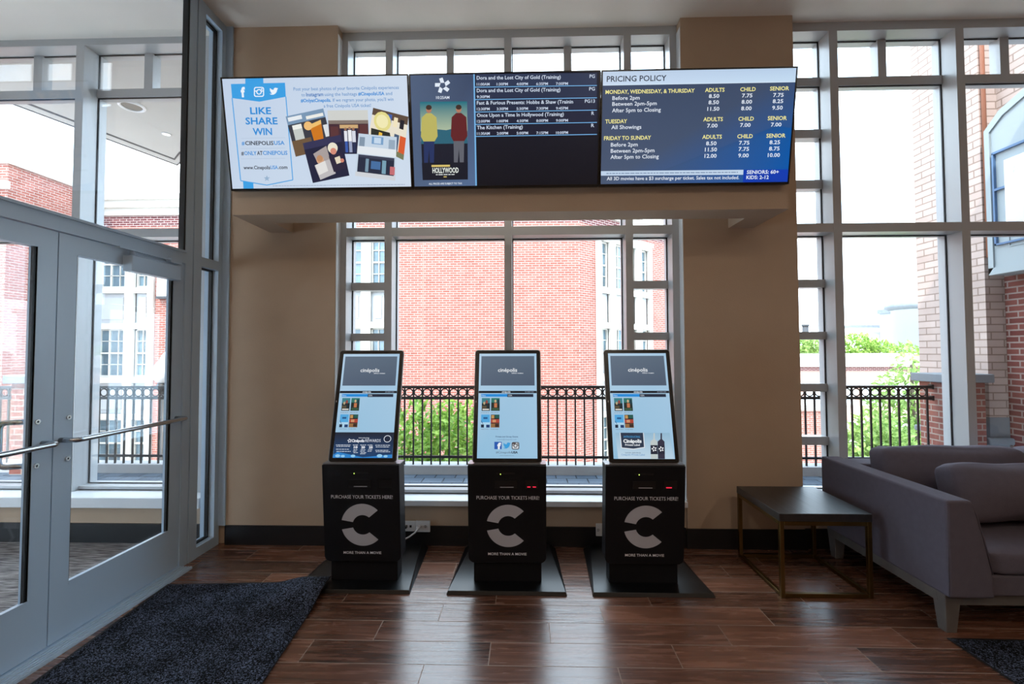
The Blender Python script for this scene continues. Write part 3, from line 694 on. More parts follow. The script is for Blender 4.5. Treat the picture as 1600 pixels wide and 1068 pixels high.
box('wall', M_brick, (9.9, 11.7, 18, 20, -4, -.75), t); box('roof_edge', M_trimwhite, (9.8, 11.8, 17.9, 20.1, -.75, -.55), t)
t = thing('far_white_building', 'far white flat-roofed building on the skyline', 'building', (32, 46, -4))
box('wall', M_farwhite, (31.2, 44, 46, 52, -4, 3.2), t); box('roof', M_farwhite, (31.0, 44, 45.8, 52, 3.2, 3.6), t); box('roof_plant', M_greystone, (32, 35.6, 47, 49, 3.6, 3.95), t)
t = thing('turret_building', 'pale grey far building with a round-cornered turret', 'building', (33, 40, -4))
q = MB(); q.lathe([(1.9, -4), (1.9, 4.85), (2.0, 4.9), (2.0, 5.0)], (33.6, 41, 0), 10); q.box(33.6, 40, 40.2, 45.5, -4, 4.9); q.build('wall', M_farpale, t)
q = MB(); q.lathe([(2.0, 4.9), (2.4, 5.15), (2.3, 5.4), (1.7, 5.65)], (33.6, 41, 0), 10); q.box(33.4, 40, 39.8, 45.5, 4.9, 5.3); q.build('roof', M_greystone, t)
for x in (32.55, 33.6, 34.7):
    for z in (-.8, 2.2):
        dy = math.sqrt(max(0, 1.9**2-(x+.25-33.6)**2))
        f = box('window', M_farpale, (x, x+.62, 41-dy-.14, 41-dy+.2, z, z+1.5), t); box('pane', M_pane, (x+.08, x+.54, 41-dy-.17, 41-dy-.1, z+.08, z+1.42), f)
t = thing('chimney_stack', 'thin dark chimney stack far off on the skyline', 'chimney', (30, 50, -4))
q = MB(); q.tube([(29.3, 50, -4), (29.3, 50, 4.1)], .3, 10); q.build('stack', M_canopyedge, t); q = MB(); q.tube([(29.3, 50, 4.0), (29.3, 50, 4.2)], .36, 10); q.build('rim', M_canopyedge, t)

# ------------------------------------------------------------------ outside: trees
def tree(name, label, base, blobs, leaf, count, m, trunk_r=.08, long=2.2):
    """blobs: (x, y, z, rx, ry, rz) crown masses filled with separate leaf blades"""
    t = thing(name, label, 'tree', base)
    b = bmesh.new(); rnd = random.Random(hash(label) % 1000 if False else len(label)*7+int(base[0]*10))
    tot = sum(k[3]*k[4]*k[5] for k in blobs)
    for x, y, z, rx, ry, rz in blobs:
        for i in range(int(count*rx*ry*rz/tot)):
            while True:
                p = Vector((rnd.uniform(-1, 1), rnd.uniform(-1, 1), rnd.uniform(-1, 1)))
                if .25 < p.length < 1 and rnd.random() < p.length+.1: break
            c = Vector((x+p.x*rx, y+p.y*ry, z+p.z*rz)); s = leaf*rnd.uniform(.6, 1.25)
            d = (p*.8+Vector((rnd.gauss(0, .5), rnd.gauss(0, .5), rnd.gauss(-.25, .5)))).normalized()
            n = Vector((rnd.gauss(0, .6), rnd.gauss(-.3, .6), rnd.gauss(.7, .5))).normalized(); w = d.cross(n)
            if w.length < .1: continue
            w = w.normalized()*s/long; up = w.cross(d).normalized()*s*.12
            v = [b.verts.new(c), b.verts.new(c+d*s*.45+w*.5+up), b.verts.new(c+d*s), b.verts.new(c+d*s*.45-w*.5+up)]
            b.faces.new(v)
    q = MB(); q.merge(b); q.build('foliage', m, t)
    q = MB(); tz = max(k[2] for k in blobs)
    q.tube([base, (base[0]+.05, base[1], (base[2]+tz)/2), (base[0], base[1], tz)], [trunk_r, trunk_r*.8, trunk_r*.3], 8)
    for x, y, z, rx, ry, rz in blobs: q.tube([(base[0]+.03, base[1], (base[2]+z)/2+.2), (x, y, z)], [trunk_r*.5, trunk_r*.15], 6)
    q.build('trunk', M_bark, t)
    return t
tree('leafy_tree', 'bright green long-leaved tree behind the railing between left and middle kiosks', (-1.5, 8.6, -4), [(-1.9, 8.6, -.55, 1.0, .9, 1.1), (-1.1, 8.5, -.45, .85, .9, 1.05), (-1.5, 8.8, -1.7, 1.3, 1.0, 1.2), (-2.6, 8.8, -1.0, .8, .8, 1.0)], .24, 5200, M_leaf, .08, 2.8)
tree('conical_tree', 'pale green conical tree outside the right-hand window', (9.2, 11.5, -4), [(9.2, 11.5, 1.15, .36, .4, .5), (9.15, 11.5, .55, .7, .6, .5), (9.1, 11.5, -.05, .95, .8, .55), (8.9, 11.5, -.9, 1.25, 1.0, .8), (8.7, 11.6, -2.0, 1.5, 1.1, 1.0)], .17, 4600, M_leaf2, .09, 2.0)
tree('low_tree', 'low bushy tree behind the railing, in front of the conical tree', (7.0, 9.6, -4), [(6.95, 9.6, -.45, .5, .5, .75), (7.1, 9.6, -1.3, .6, .6, .9), (7.3, 9.6, -.8, .45, .45, .7)], .17, 2600, M_leaf2, .07, 2.0)
tree('far_tree', 'far rounded tree on the skyline left of the white building', (20.5, 36, -4), [(20.4, 36, 1.7, 1.3, 1.0, .95), (22.2, 36, 1.5, 1.0, .9, .85)], .34, 1100, M_leaf2, .2, 1.6)
tree('far_tree', 'far rounded tree rising behind the low building, right of the mullion', (25.5, 36, -4), [(24.9, 36, 1.75, 1.3, 1.0, .9), (26.6, 36, 1.5, 1.3, .9, .65), (28.4, 36, 1.4, .9, .9, .5)], .34, 1300, M_leaf, .2, 1.6)
# street lamp with a white globe
t = thing('street_lamp', 'white acorn globe street lamp seen through the right door leaf', 'street lamp', (-5.93, 7.6, -4))
q = MB(); q.tube([(-5.93, 7.6, -4), (-5.93, 7.6, .86)], .05, 12); q.build('pole', M_iron, t)
q = MB(); q.lathe([(.055, .82), (.10, .88), (.12, .95), (.10, .99)], (-5.93, 7.6, 0), 20); q.build('fitter', M_iron, t)
q = MB(); q.lathe([(.08, .98), (.155, 1.05), (.17, 1.15), (.15, 1.27), (.09, 1.36), (.04, 1.46), (.01, 1.5)], (-5.93, 7.6, 0), 24); q.build('globe', M_globe, t)

# entrance canopy with one recessed light and a glowing spark disc
CZ = 4.30
cv = [(-8.0, 4.02), (-5.9, 4.02), (-5.92, 4.6), (-5.2, 7.07), (-4.4, 6.75), (-2.7, 5.2), (-2.2, 4.02)]
t = thing('canopy', 'pale rounded entrance canopy outside the vestibule window', 'canopy', (-4.5, 5, CZ), kind='structure')
pts = [(-6.09, 4.02), (-5.20, 6.81), (-4.95, 6.60), (-4.41, 6.44), (-2.9, 5.4), (-2.2, 4.02)]
q = MB(); q.prism([(x, y, CZ) for x, y in pts], (0, 0, .35)); q.build('soffit', M_canopy, t)
cx_, cy_ = -4.2, 5.0
def inset(p, k): 
    d = Vector((p[0]-cx_, p[1]-cy_)); L = d.length; d = d*((L-k)/L); return (cx_+d.x, cy_+d.y)
q = MB()
for i in range(len(pts)-1):
    a, b = pts[i], pts[i+1]; a1, b1 = inset(a, .19), inset(b, .19); a2, b2 = inset(a, .25), inset(b, .25)
    q.prism([(a1[0], a1[1], CZ-.004), (b1[0], b1[1], CZ-.004), (b2[0], b2[1], CZ-.004), (a2[0], a2[1], CZ-.004)], (0, 0, .01))  # flat dark strip drawn for a shadow gap in the soffit
    q.prism([(a[0], a[1], CZ-.002), (b[0], b[1], CZ-.002), (inset(b, -.05)[0], inset(b, -.05)[1], CZ-.002), (inset(a, -.05)[0], inset(a, -.05)[1], CZ-.002)], (0, 0, .36))
q.build('shadow_gap_edge', M_canopyedge, t)
for (x, y, rr, lb) in ((-4.465, 5.142, .115, 'larger round recessed light in the canopy soffit'), (-4.60, 5.832, .045, 'small glowing disc added for a bright spark on the canopy soffit')):
    t = thing('recessed_light', lb, 'recessed light', (x, y, CZ))
    q = MB(); q.tube([(x+rr*math.cos(2*math.pi*k/24), y+rr*math.sin(2*math.pi*k/24), CZ-.006) for k in range(24)], rr*.14, 8, closed=True); q.build('trim_ring', M_white, t)
    q = MB(); q.lathe([(rr*.9, -.008), (rr*.5, -.004)], (x, y, CZ), 20); q.build('lens', mat('lens_metal', (120, 116, 108), .3, metal=.6) if rr > .1 else mat('spark_glow', (240, 236, 226), .3, emit=(255, 250, 240), es=1.5), t)  # the small disc glows to draw a bright spark, not a fitting

# ------------------------------------------------------------------ helper: boxes in a tilted frame
def fbox(q, o, ex, ey, en, x0, x1, y0, y1, d0, d1, bev=0):
    o, ex, ey, en = map(Vector, (o, ex, ey, en)); P4 = [o+ex*a+ey*b+en*d0 for a, b in ((x0, y0), (x1, y0), (x1, y1), (x0, y1))]
    q.prism(P4, en*(d1-d0), bev=bev)
def round_rect(w, h, r, n=5, bottom_only=False):
    pts = []
    for cx, cy, a0 in ((w-r, h-r, 0), (r, h-r, 90), (r, r, 180), (w-r, r, 270)):
        if bottom_only and a0 < 180: pts.append((w, h) if a0 == 0 else (0, h)); continue
        for k in range(n+1):
            a = math.radians(a0+90*k/n); pts.append((cx+r*math.cos(a), cy+r*math.sin(a)))
    return pts
def pic(P, quad, bgc, items, layer):
    """small photograph inside a panel: items in 0..100 units of the quad TL, TR, BR, BL"""
    g = homography([(0, 0), (100, 0), (100, 100), (0, 100)], quad)
    P.poly([g(0, 0), g(100, 0), g(100, 100), g(0, 100)], bgc, layer)
    for k, (pts, col) in enumerate(items):
        if len(pts) == 4 and not isinstance(pts[0], tuple): x0, y0, x1, y1 = pts; pts = [(x0, y0), (x1, y0), (x1, y1), (x0, y1)]
        elif len(pts) == 3 and not isinstance(pts[0], tuple):
            x, y, rr = pts; pts = [(x+rr*math.cos(k_*math.pi/7), y+rr*math.sin(k_*math.pi/7)) for k_ in range(14)]
        P.poly([g(*p) for p in pts], col, layer+.02*(k+1))
def star_logo(P, x, y, r, col, layer):
    for k in range(5):
        a = math.radians(100+72*k); c, s = math.cos(a), math.sin(a)
        f = lambda u, v: (x+r*(u*c-v*s), y-r*(u*s+v*c))
        P.poly([f(.30, -.28), f(1.0, -.18), f(.95, .28), f(.38, .20)], col, layer)
def star5(P, x, y, r, col, layer):
    P.poly([(x+(r if k % 2 == 0 else r*.42)*math.sin(math.pi*k/5), y-(r if k % 2 == 0 else r*.42)*math.cos(math.pi*k/5)) for k in range(10)], col, layer)
BIRD = [(0, 78), (18, 80), (32, 74), (18, 66), (12, 56), (20, 55), (8, 46), (4, 34), (13, 37), (4, 24), (8, 10), (24, 26), (48, 33), (50, 17), (62, 6), (78, 6), (86, 12), (98, 7), (92, 18), (100, 17), (90, 28), (86, 50), (72, 74), (48, 90), (22, 91)]
def bird(P, x0, y0, x1, y1, col, layer): P.poly([(x0+(x1-x0)*a/100, y0+(y1-y0)*b/100) for a, b in BIRD], col, layer)
def rrect(P, x0, y0, x1, y1, r, col, layer):
    P.poly([(x0+a, y0+b) for a, b in round_rect(x1-x0, y1-y0, r, 4)], col, layer)
def insta(P, x0, y0, x1, y1, fg, bg_, layer):
    w = x1-x0; rrect(P, x0, y0, x1, y1, w*.2, fg, layer); rrect(P, x0+w*.1, y0+w*.1, x1-w*.1, y1-w*.1, w*.12, bg_, layer+.2)
    P.rect(x0+w*.1, y0+w*.36, x1-w*.1, y0+w*.46, fg, layer+.3)
    P.disc((x0+x1)/2, (y0+y1)/2, w*.27, w*.27, fg, layer+.4); P.disc((x0+x1)/2, (y0+y1)/2, w*.17, w*.17, bg_, layer+.5); P.rect(x1-w*.3, y0+w*.16, x1-w*.16, y0+w*.3, fg, layer+.6)
def dashes(P, x0, x1, y, h, col, layer, yr=None, seed=1):
    r = random.Random(seed); x = x0; yr = y if yr is None else yr
    while x < x1:
        w = r.uniform(2, 6)*h*.9; e = min(x+w, x1); yy = y+(yr-y)*(x-x0)/(x1-x0); P.rect(x, yy-h*.5, e, yy+h*.5, col, layer); x = e+h*.8

# ------------------------------------------------------------------ the three menu screens
tvA = math.atan2(.133, .704); TVX, TVY = Vector((1, 0, 0)), Vector((0, -math.sin(tvA), math.cos(tvA))); TVN = TVX.cross(TVY); TVH = .7165; TVW = 1.236
def tv(xc, label, quad, draw):
    o = Vector((xc-TVW/2, 3.10, 2.588)); t = thing('menu_screen', label, 'screen', (xc, 3.15, 2.588), 'menu screens on the beam')
    q = MB(); fbox(q, o, TVX, TVY, TVN, 0, TVW, 0, TVH, -.045, -.001, .003); fbox(q, o, TVX, TVY, TVN, .25, TVW-.25, .15, TVH-.15, -.062, -.045); q.build('housing', M_bezel, t)
    q = MB(); bz = .009
    for b in ((0, TVW, 0, .014), (0, TVW, TVH-bz, TVH), (0, bz, .014, TVH-bz), (TVW-bz, TVW, .014, TVH-bz)): fbox(q, o, TVX, TVY, TVN, *b, -.001, .004)
    q.build('bezel', M_bezel, t)
    shape('wall_mount', M_iron, t, (xc-.25, xc+.25, 3.09, 3.165, 2.80, 3.05))
    P = Panel(TVW-2*bz, TVH-bz-.014, quad); draw(P); P.build('display', M_tv, t, o+TVX*bz+TVY*.014, TVX, TVY, TVN)
    return t
BL, DK, LB = (48, 140, 214), (38, 44, 60), (58, 158, 226)
def draw1(P):
    P.bg([(196, 212, 232), (206, 220, 236), (204, 218, 236), (192, 208, 230)])
    P.poly([(206, 104), (348, 102), (350, 150), (206, 150)], LB); P.poly([(190, 905), (270, 918), (274, 966), (194, 967)], LB)
    P.poly([(92, 148), (520, 140), (527, 250), (318, 288), (102, 258)], LB, 1.2)
    P.line([(102, 256), (172, 905), (378, 940), (582, 900), (527, 250)], 7, LB, 1.4)
    P.text('f', 174, 248, 208, 72, (235, 242, 250), 2, .05); insta(P, 275, 172, 355, 250, (235, 242, 250), LB, 2); bird(P, 397, 175, 466, 240, (235, 242, 250), 2)
    for s, a, b, y in (('LIKE', 247, 412, 385), ('SHARE', 210, 463, 465), ('WIN', 268, 420, 548)): P.text(s, a, y, b, 52, BL, 2, .025)
    for y in (575, 655, 735): P.line([(175, y), (522, y-4)], 2, (160, 180, 205), 1.5)
    for s, a, b, y, c in (('#', 180, 203, 627, BL), ('CINEPOLIS', 207, 430, 627, DK), ('USA', 434, 518, 626, BL), ('#', 177, 198, 706, DK), ('ONLY', 201, 298, 706, BL), ('AT', 301, 345, 705, DK), ('CINEPOLIS', 347, 540, 704, BL), ('www.Cinepolis', 195, 405, 816, DK), ('USA', 407, 465, 815, BL), ('.com', 467, 540, 814, DK)):
        P.text(s, a, y, b, 30 if y < 800 else 27, c, 2, .02)
    star5(P, 378, 888, 26, (150, 178, 208), 2)
    cb = (86, 140, 196)
    P.text('Post your best photos of your favorite Cin\u00e9polis experiences', 588, 203, 1418, 26, cb, 2, .005, 194)
    P.text('to', 650, 248, 678, 26, cb, 2, .005); P.text('Instagram', 688, 248, 824, 28, (66, 120, 186), 2, .02, 246); P.text('using the hashtags', 834, 246, 1088, 26, cb, 2, .005, 243); P.text('#CinepolisUSA', 1098, 243, 1304, 26, BL, 2, .03, 241); P.text('and', 1314, 241, 1365, 26, cb, 2, .005)
    P.text('#OnlyatCinepolis.', 645, 294, 884, 26, BL, 2, .03, 291); P.text("If we regram your photo, you'll win", 898, 291, 1375, 26, cb, 2, .005, 286)
    P.text('a free Cin\u00e9polis USA ticket!', 826, 336, 1198, 26, cb, 2, .005, 333)
    dashes(P, 425, 1460, 946, 5, (150, 165, 190), 2, 938)
    T = (196, 160, 120)
    pic(P, [(525, 405), (822, 343), (900, 650), (605, 720)], (58, 60, 70), [((0, 0, 100, 22), (120, 150, 180)), ((4, 4, 40, 14), (230, 235, 240)), ((50, 10, 96, 18), (235, 235, 230)), ((10, 25, 34, 88), (196, 202, 198)), ((10, 25, 34, 36), (236, 238, 232)), ((0, 62, 50, 100), (110, 86, 62)), ([(54, 32), (86, 26), (80, 84), (56, 88)], (205, 120, 30)), ([(54, 32), (86, 26), (85, 36), (55, 42)], (236, 190, 110)), ((50, 34, 11), (238, 190, 120)), ((88, 40, 100, 70), (220, 224, 228))], 2)
    pic(P, [(1215, 340), (1492, 412), (1450, 750), (1170, 610)], (232, 224, 206), [((0, 0, 100, 20), (92, 74, 62)), ((48, 6, 60, 30), (66, 96, 170)), ((66, 10, 76, 34), (240, 226, 190)), ((82, 12, 92, 34), (36, 34, 44)), ((34, 30, 26), (226, 216, 140)), ((34, 30, 18), (240, 232, 180)), ([(4, 58), (60, 52), (70, 80), (8, 84)], (44, 46, 40)), ((30, 60, 40, 80), (236, 190, 70)), ((72, 50, 84, 100), (70, 90, 120)), ((86, 50, 100, 88), (216, 92, 50)), ((78, 88, 100, 100), (120, 124, 92))], 3)
    pic(P, [(855, 360), (1173, 358), (1183, 700), (880, 700)], (70, 46, 56), [((0, 0, 100, 22), (206, 208, 204)), ((0, 22, 100, 30), (132, 120, 112)), ((28, 32, 74, 40), (206, 170, 120)), ((30, 40, 72, 100), (40, 40, 66)), ((4, 36, 24, 62), (92, 54, 56)), ((78, 32, 98, 60), (92, 54, 56)), ((38, 46, 46, 70), (226, 228, 236)), ((48, 44, 57, 70), (236, 238, 242)), ((58, 46, 67, 72), (214, 218, 230)), ((39, 70, 46, 96), (60, 92, 170)), ((49, 70, 57, 96), (150, 160, 190)), ((59, 72, 66, 96), (40, 50, 84)), ((42, 42, 3.4), (150, 110, 90)), ((52.5, 40, 3.4), (160, 120, 100)), ((62, 42, 3.4), (150, 108, 90))], 4)
    pic(P, [(660, 615), (958, 550), (1027, 868), (740, 925)], (34, 36, 62), [((0, 0, 100, 16), (52, 52, 86)), ([(20, 30), (58, 18), (60, 60), (30, 70)], (168, 158, 156)), ([(16, 58), (60, 50), (66, 88), (22, 96)], (190, 186, 188)), ((73, 26, 13), (232, 226, 206)), ((73, 34, 8), (214, 140, 120)), ([(58, 44), (92, 40), (96, 80), (62, 84)], (46, 38, 60)), ([(72, 50), (86, 48), (88, 64), (74, 66)], (226, 214, 190)), ((34, 48, 10), (206, 160, 130)), ([(18, 58), (46, 52), (48, 78), (22, 84)], (224, 222, 220)), ((34, 44, 8), (190, 140, 100)), ((90, 60, 5), (206, 130, 110))], 5)
    pic(P, [(1100, 540), (1400, 570), (1385, 910), (1072, 870)], (196, 212, 228), [((36, 4, 66, 22), (120, 160, 200)), ((42, 6, 60, 20), (196, 216, 236)), ((4, 8, 18, 30), (130, 150, 170)), ((80, 8, 96, 30), (150, 170, 190)), ((0, 30, 100, 48), (226, 232, 238)), ((4, 50, 96, 56), (60, 64, 84)), ((4, 56, 96, 90), (40, 46, 66)), ((24, 58, 32, 88), (120, 150, 170)), ((66, 58, 76, 88), (120, 160, 180)), ((38, 62, 62, 80), (70, 110, 160)), ((86, 70, 98, 88), (196, 110, 116)), ((0, 90, 100, 100), (206, 210, 216))], 6)
def draw2(P):
    P.bg([(20, 19, 26), (18, 17, 24), (26, 28, 42), (30, 34, 50)])
    P.poly([(48, 75), (548, 69), (562, 960), (75, 958)], [(74, 92, 122), (58, 72, 100), (84, 108, 146), (80, 98, 128)], 1)
    P.poly([(545, 69), (557, 69), (569, 960), (557, 960)], (116, 176, 226), 1.3)
    star_logo(P, 302, 157, 62, (224, 234, 246), 2); P.text('10:25AM', 250, 263, 355, 22, (214, 224, 238), 2, .02)
    ys = ((112, 105, 160), (213, 206, 260), (311, 304, 357), (410, 402, 455), (508, 500, 553)); ln = (170, 269, 368, 467, 563)
    tt = (('Dora and the Lost City of Gold (Training)', 1243, 'PG', 1475, ('11:00AM', '1:30PM', '4:00PM', '6:35PM', '7:00PM')), ('Dora and the Lost City of Gold (Training)', 1240, 'PG', 1472, ('9:30PM',)),
          ('Fast & Furious Presents: Hobbs & Shaw (Trainin', 1342, 'PG13', 1437, ('12:30PM', '3:30PM', '5:30PM', '7:30PM', '9:45PM')), ('Once Upon a Time In Hollywood (Training)', 1267, 'R', 1490, ('12:00PM', '1:00PM', '4:30PM', '8:00PM', '9:00PM')),
          ('The Kitchen (Training)', 937, 'R', 1488, ('11:30AM', '2:00PM', '5:00PM', '7:15PM', '10:00PM')))
    w5 = (102, 90, 92, 94, 97)
    for k, (b, rb, tb) in enumerate(ys):
        s, xr, rt, rx, tm = tt[k]; top = ln[k-1] if k else 62
        P.poly([(568, top+6), (1535, top+4), (1533, ln[k]-8), (568, ln[k]-6)], (46-4*k, 56-6*k, 82-8*k), 1)
        P.text(s, 572, b, xr, 28, (208, 220, 238), 2, .014, b-3); P.text(rt, rx, rb, 1518-6*(k > 2), 27, (208, 220, 238), 2, .012)
        for j, u in enumerate(tm): P.text(u, 572+158*j, tb, 572+158*j+w5[j], 21, (196, 208, 228), 2, .02, tb-1)
        P.line([(557, ln[k]+2), (1535, ln[k]-4)], 6, (120, 182, 236), 1.5)
    P.text('ALL PRICES ARE SUBJECT TO TAX', 188, 945, 452, 14, (220, 228, 240), 2, .02)
    # plain stand-in film poster: evening sky, two plain standing figures, dark ground, title lettering
    g0, g1 = (16, 110, 128), (196, 206, 168)
    P.poly([(122, 285), (495, 285), (497, 600), (128, 600)], [g0, g0, g1, g1], 2)
    P.poly([(130, 600), (497, 600), (498, 908), (140, 908)], (28, 30, 44), 2); P.poly([(126, 520), (210, 500), (330, 512), (400, 496), (496, 520), (497, 620), (130, 620)], (44, 98, 118), 2.2)
    def figure(x, h, top, leg, skin=(176, 120, 96)):
        P.disc(x, 345, 22, 30, skin, 2.8); P.disc(x, 330, 23, 20, (60, 44, 38), 2.9); P.poly([(x-20, 376), (x+20, 376), (x+60, 410), (x+68, 560), (x+44, 600), (x-44, 600), (x-64, 560), (x-56, 410)], top, 2.7)
        P.poly([(x-42, 596), (x+42, 596), (x+38, 770), (x+6, 770), (x, 660), (x-10, 770), (x-40, 770)], leg, 2.6)
    figure(192, 0, (186, 178, 96), (38, 52, 96)); figure(428, 0, (96, 34, 38), (96, 98, 108))
    P.poly([(134, 770), (498, 770), (498, 908), (140, 908)], (26, 28, 40), 3.0)
    P.text('HOLLYWOOD', 218, 852, 425, 40, (226, 232, 226), 3.3, .03); P.rect(210, 788, 356, 804, (214, 190, 110), 3.2); dashes(P, 244, 392, 866, 7, (220, 226, 226), 3.3); P.rect(305, 880, 330, 888, (214, 190, 110), 3.2)
def draw3(P):
    P.bg([(74, 88, 114), (4, 92, 172), (56, 72, 100), (60, 72, 98)])
    P.poly([(250, 932), (1470, 915), (1508, 500), (1400, 480)], [(70, 86, 112), (2, 86, 168), (10, 84, 156), (20, 78, 142)], .3)
    P.poly([(60, 52), (1552, 32), (1543, 140), (60, 160)], [(190, 208, 230), (182, 206, 232), (196, 220, 242), (200, 218, 240)], 1)
    P.line([(60, 158), (1543, 139)], 8, (206, 226, 244), 1.2)
    P.text('PRICING POLICY', 90, 132, 553, 44, (40, 46, 62), 2, .012, 126)
    Yl, Wt = (240, 232, 150), (226, 234, 246)
    for s, a, b, y, yr, k in (('MONDAY, WEDNESDAY, & THURSDAY', 80, 770, 228, 219, 1), ('Before 2pm', 133, 345, 276, 273, 0), ('Between 2pm-5pm', 132, 477, 322, 317, 0), ('After 5pm to Closing', 130, 508, 373, 367, 0), ('TUESDAY', 77, 247, 460, 457, 1), ('All Showings', 124, 357, 505, 502, 0),
                              ('FRIDAY TO SUNDAY', 67, 431, 591, 586, 1), ('Before 2pm', 120, 328, 642, 639, 0), ('Between 2pm-5pm', 119, 457, 690, 685, 0), ('After 5pm to Closing', 117, 490, 738, 732, 0)):
        P.text(s, a, y, b, 30, Yl if k else Wt, 2, .02 if k else .01, yr)
    rows = ((216, 212, 207, 'H'), (263, 260, 257, ('8.50', '7.75', '7.75')), (312, 309, 305, ('8.50', '8.00', '8.25')), (363, 360, 356, ('11.50', '8.00', '9.50')), (445, 442, 438, 'H'), (494, 490, 487, ('7.00',)*3), (582, 578, 574, 'H'), (632, 628, 624, ('8.50', '7.75', '8.25')), (680, 676, 673, ('11.50', '7.75', '8.75')), (729, 726, 723, ('12.00', '9.00', '10.00')))
    for y0, y1, y2, v in rows:
        sh = (y0-216)/513.
        c0, c1, c2 = 925-35*sh, 1179-38*sh, 1420-46*sh
        if v == 'H':
            for s, c, y, hw in (('ADULTS', c0, y0, 75), ('CHILD', c1, y1, 59), ('SENIOR', c2, y2, 73)): P.text(s, c-hw, y, c+hw, 30, Yl, 2, .02, y-2)
        else:
            for s, c, y in zip(v, (c0-3, c1-3, c2-5), (y0, y1, y2)): hw = 40 if len(s) == 4 else 46; P.text(s, c-hw, y, c+hw, 29, Wt, 2, .018, y-1)
    P.poly([(43, 833), (1138, 822), (1135, 860), (43, 868)], (192, 212, 234), 1); dashes(P, 85, 1095, 851, 7, (120, 140, 170), 1.5, 841, 4)
    P.poly([(1140, 822), (1478, 818), (1470, 914), (1132, 919)], (14, 58, 172), 1); P.text('SENIORS: 60+', 1162, 854, 1405, 27, Wt, 2, .02, 851); P.text('KIDS: 2-12', 1158, 894, 1328, 27, Wt, 2, .02, 892)
    P.text('All 3D movies have a $3 surcharge per ticket. Sales tax not included.', 88, 904, 1103, 26, Wt, 2, .012, 894)
tv(-1.368, 'left menu screen showing a white and blue social media page with photos', [(22, 108), (1482, 88), (1510, 955), (108, 968)], draw1)
tv(-.128, 'middle menu screen listing film times on dark blue beside a poster', [(48, 75), (1555, 56), (1537, 962), (75, 958)], draw2)
tv(1.112, 'right menu screen with the blue pricing policy table', [(60, 52), (1552, 32), (1470, 915), (40, 935)], draw3)

# ------------------------------------------------------------------ ticket kiosks
kA = math.atan2(.18, .71); KX, KY = Vector((1, 0, 0)), Vector((0, math.sin(kA), math.cos(kA))); KN = KX.cross(KY); KH = math.hypot(.18, .71)
cA = math.atan2(-.06, .627); GY = Vector((0, math.sin(cA), math.cos(cA))); GN = KX.cross(GY); GH = math.hypot(.06, .627)
CQ = [(98, 65), (580, 65), (595, 940), (75, 940)]
def thumbs(P, quads):
    pic(P, quads[0], (30, 44, 48), [((0, 0, 100, 40), (60, 130, 140)), ((60, 30, 14), (150, 70, 60)), ((30, 40, 12), (190, 170, 130)), ((10, 84, 90, 94), (226, 226, 220)), ((0, 60, 60, 80), (90, 80, 60))], 2)
    pic(P, quads[1], (34, 46, 44), [((0, 0, 100, 36), (50, 120, 110)), ((50, 24, 12), (206, 180, 140)), ((36, 40, 70, 74), (196, 120, 80)), ((10, 78, 90, 96), (60, 90, 70)), ((70, 10, 96, 50), (30, 60, 70))], 2)
    pic(P, quads[2], (84, 170, 226), [((0, 60, 100, 100), (176, 216, 240)), ((26, 20, 74, 34), (40, 90, 140)), ((0, 76, 34, 100), (26, 40, 62)), ((60, 78, 100, 100), (30, 60, 110)), ([(4, 44), (24, 72), (20, 74), (0, 50)], (60, 100, 140))], 2)
    pic(P, quads[3], (30, 34, 40), [((6, 4, 40, 30), (196, 150, 90)), ((48, 0, 96, 28), (40, 92, 84)), ((0, 36, 100, 64), (176, 72, 56)), ((20, 40, 60, 60), (206, 150, 110)), ((0, 70, 100, 100), (150, 110, 70)), ((50, 72, 96, 96), (60, 44, 40))], 2)
def ktop(P):
    P.bg([(150, 196, 226), (160, 200, 228), (172, 206, 232), (186, 214, 236)])
    P.poly([(115, 86), (562, 86), (567, 329), (108, 329)], [(98, 114, 132), (92, 108, 126), (78, 92, 112), (86, 100, 120)], 1)
    P.text('cin\u00e9polis', 255, 215, 418, 30, (240, 244, 248), 2, .012); P.line([(372, 224), (398, 224)], 2, (230, 236, 244), 2); P.text('LUXURY CINEMAS', 372, 231, 470, 7, (230, 236, 244), 2, .02)
    P.poly([(92, 373), (584, 373), (585, 392), (90, 392)], (24, 26, 34), 1); P.text('cin\u00e9polis', 288, 388, 362, 12, (214, 222, 232), 2, .03); dashes(P, 485, 560, 382, 6, (120, 130, 150), 2)
    P.poly([(112, 399), (335, 399), (335, 422), (112, 422)], (38, 142, 222), 1); P.poly([(335, 399), (556, 399), (557, 424), (335, 424)], (36, 44, 62), 1); P.text('Films', 116, 417, 150, 11, (200, 226, 244), 2); P.text('USA', 342, 418, 376, 13, (200, 210, 222), 2)
    thumbs(P, [[(118, 433), (188, 433), (186, 540), (116, 540)], [(198, 433), (270, 433), (270, 540), (196, 540)], [(112, 571), (186, 571), (184, 680), (110, 680)], [(195, 571), (268, 571), (268, 680), (193, 680)]])
    for x in (112, 194):
        for y in (555, 694): dashes(P, x, x+66, y, 5, (140, 160, 182), 2, None, int(x+y))
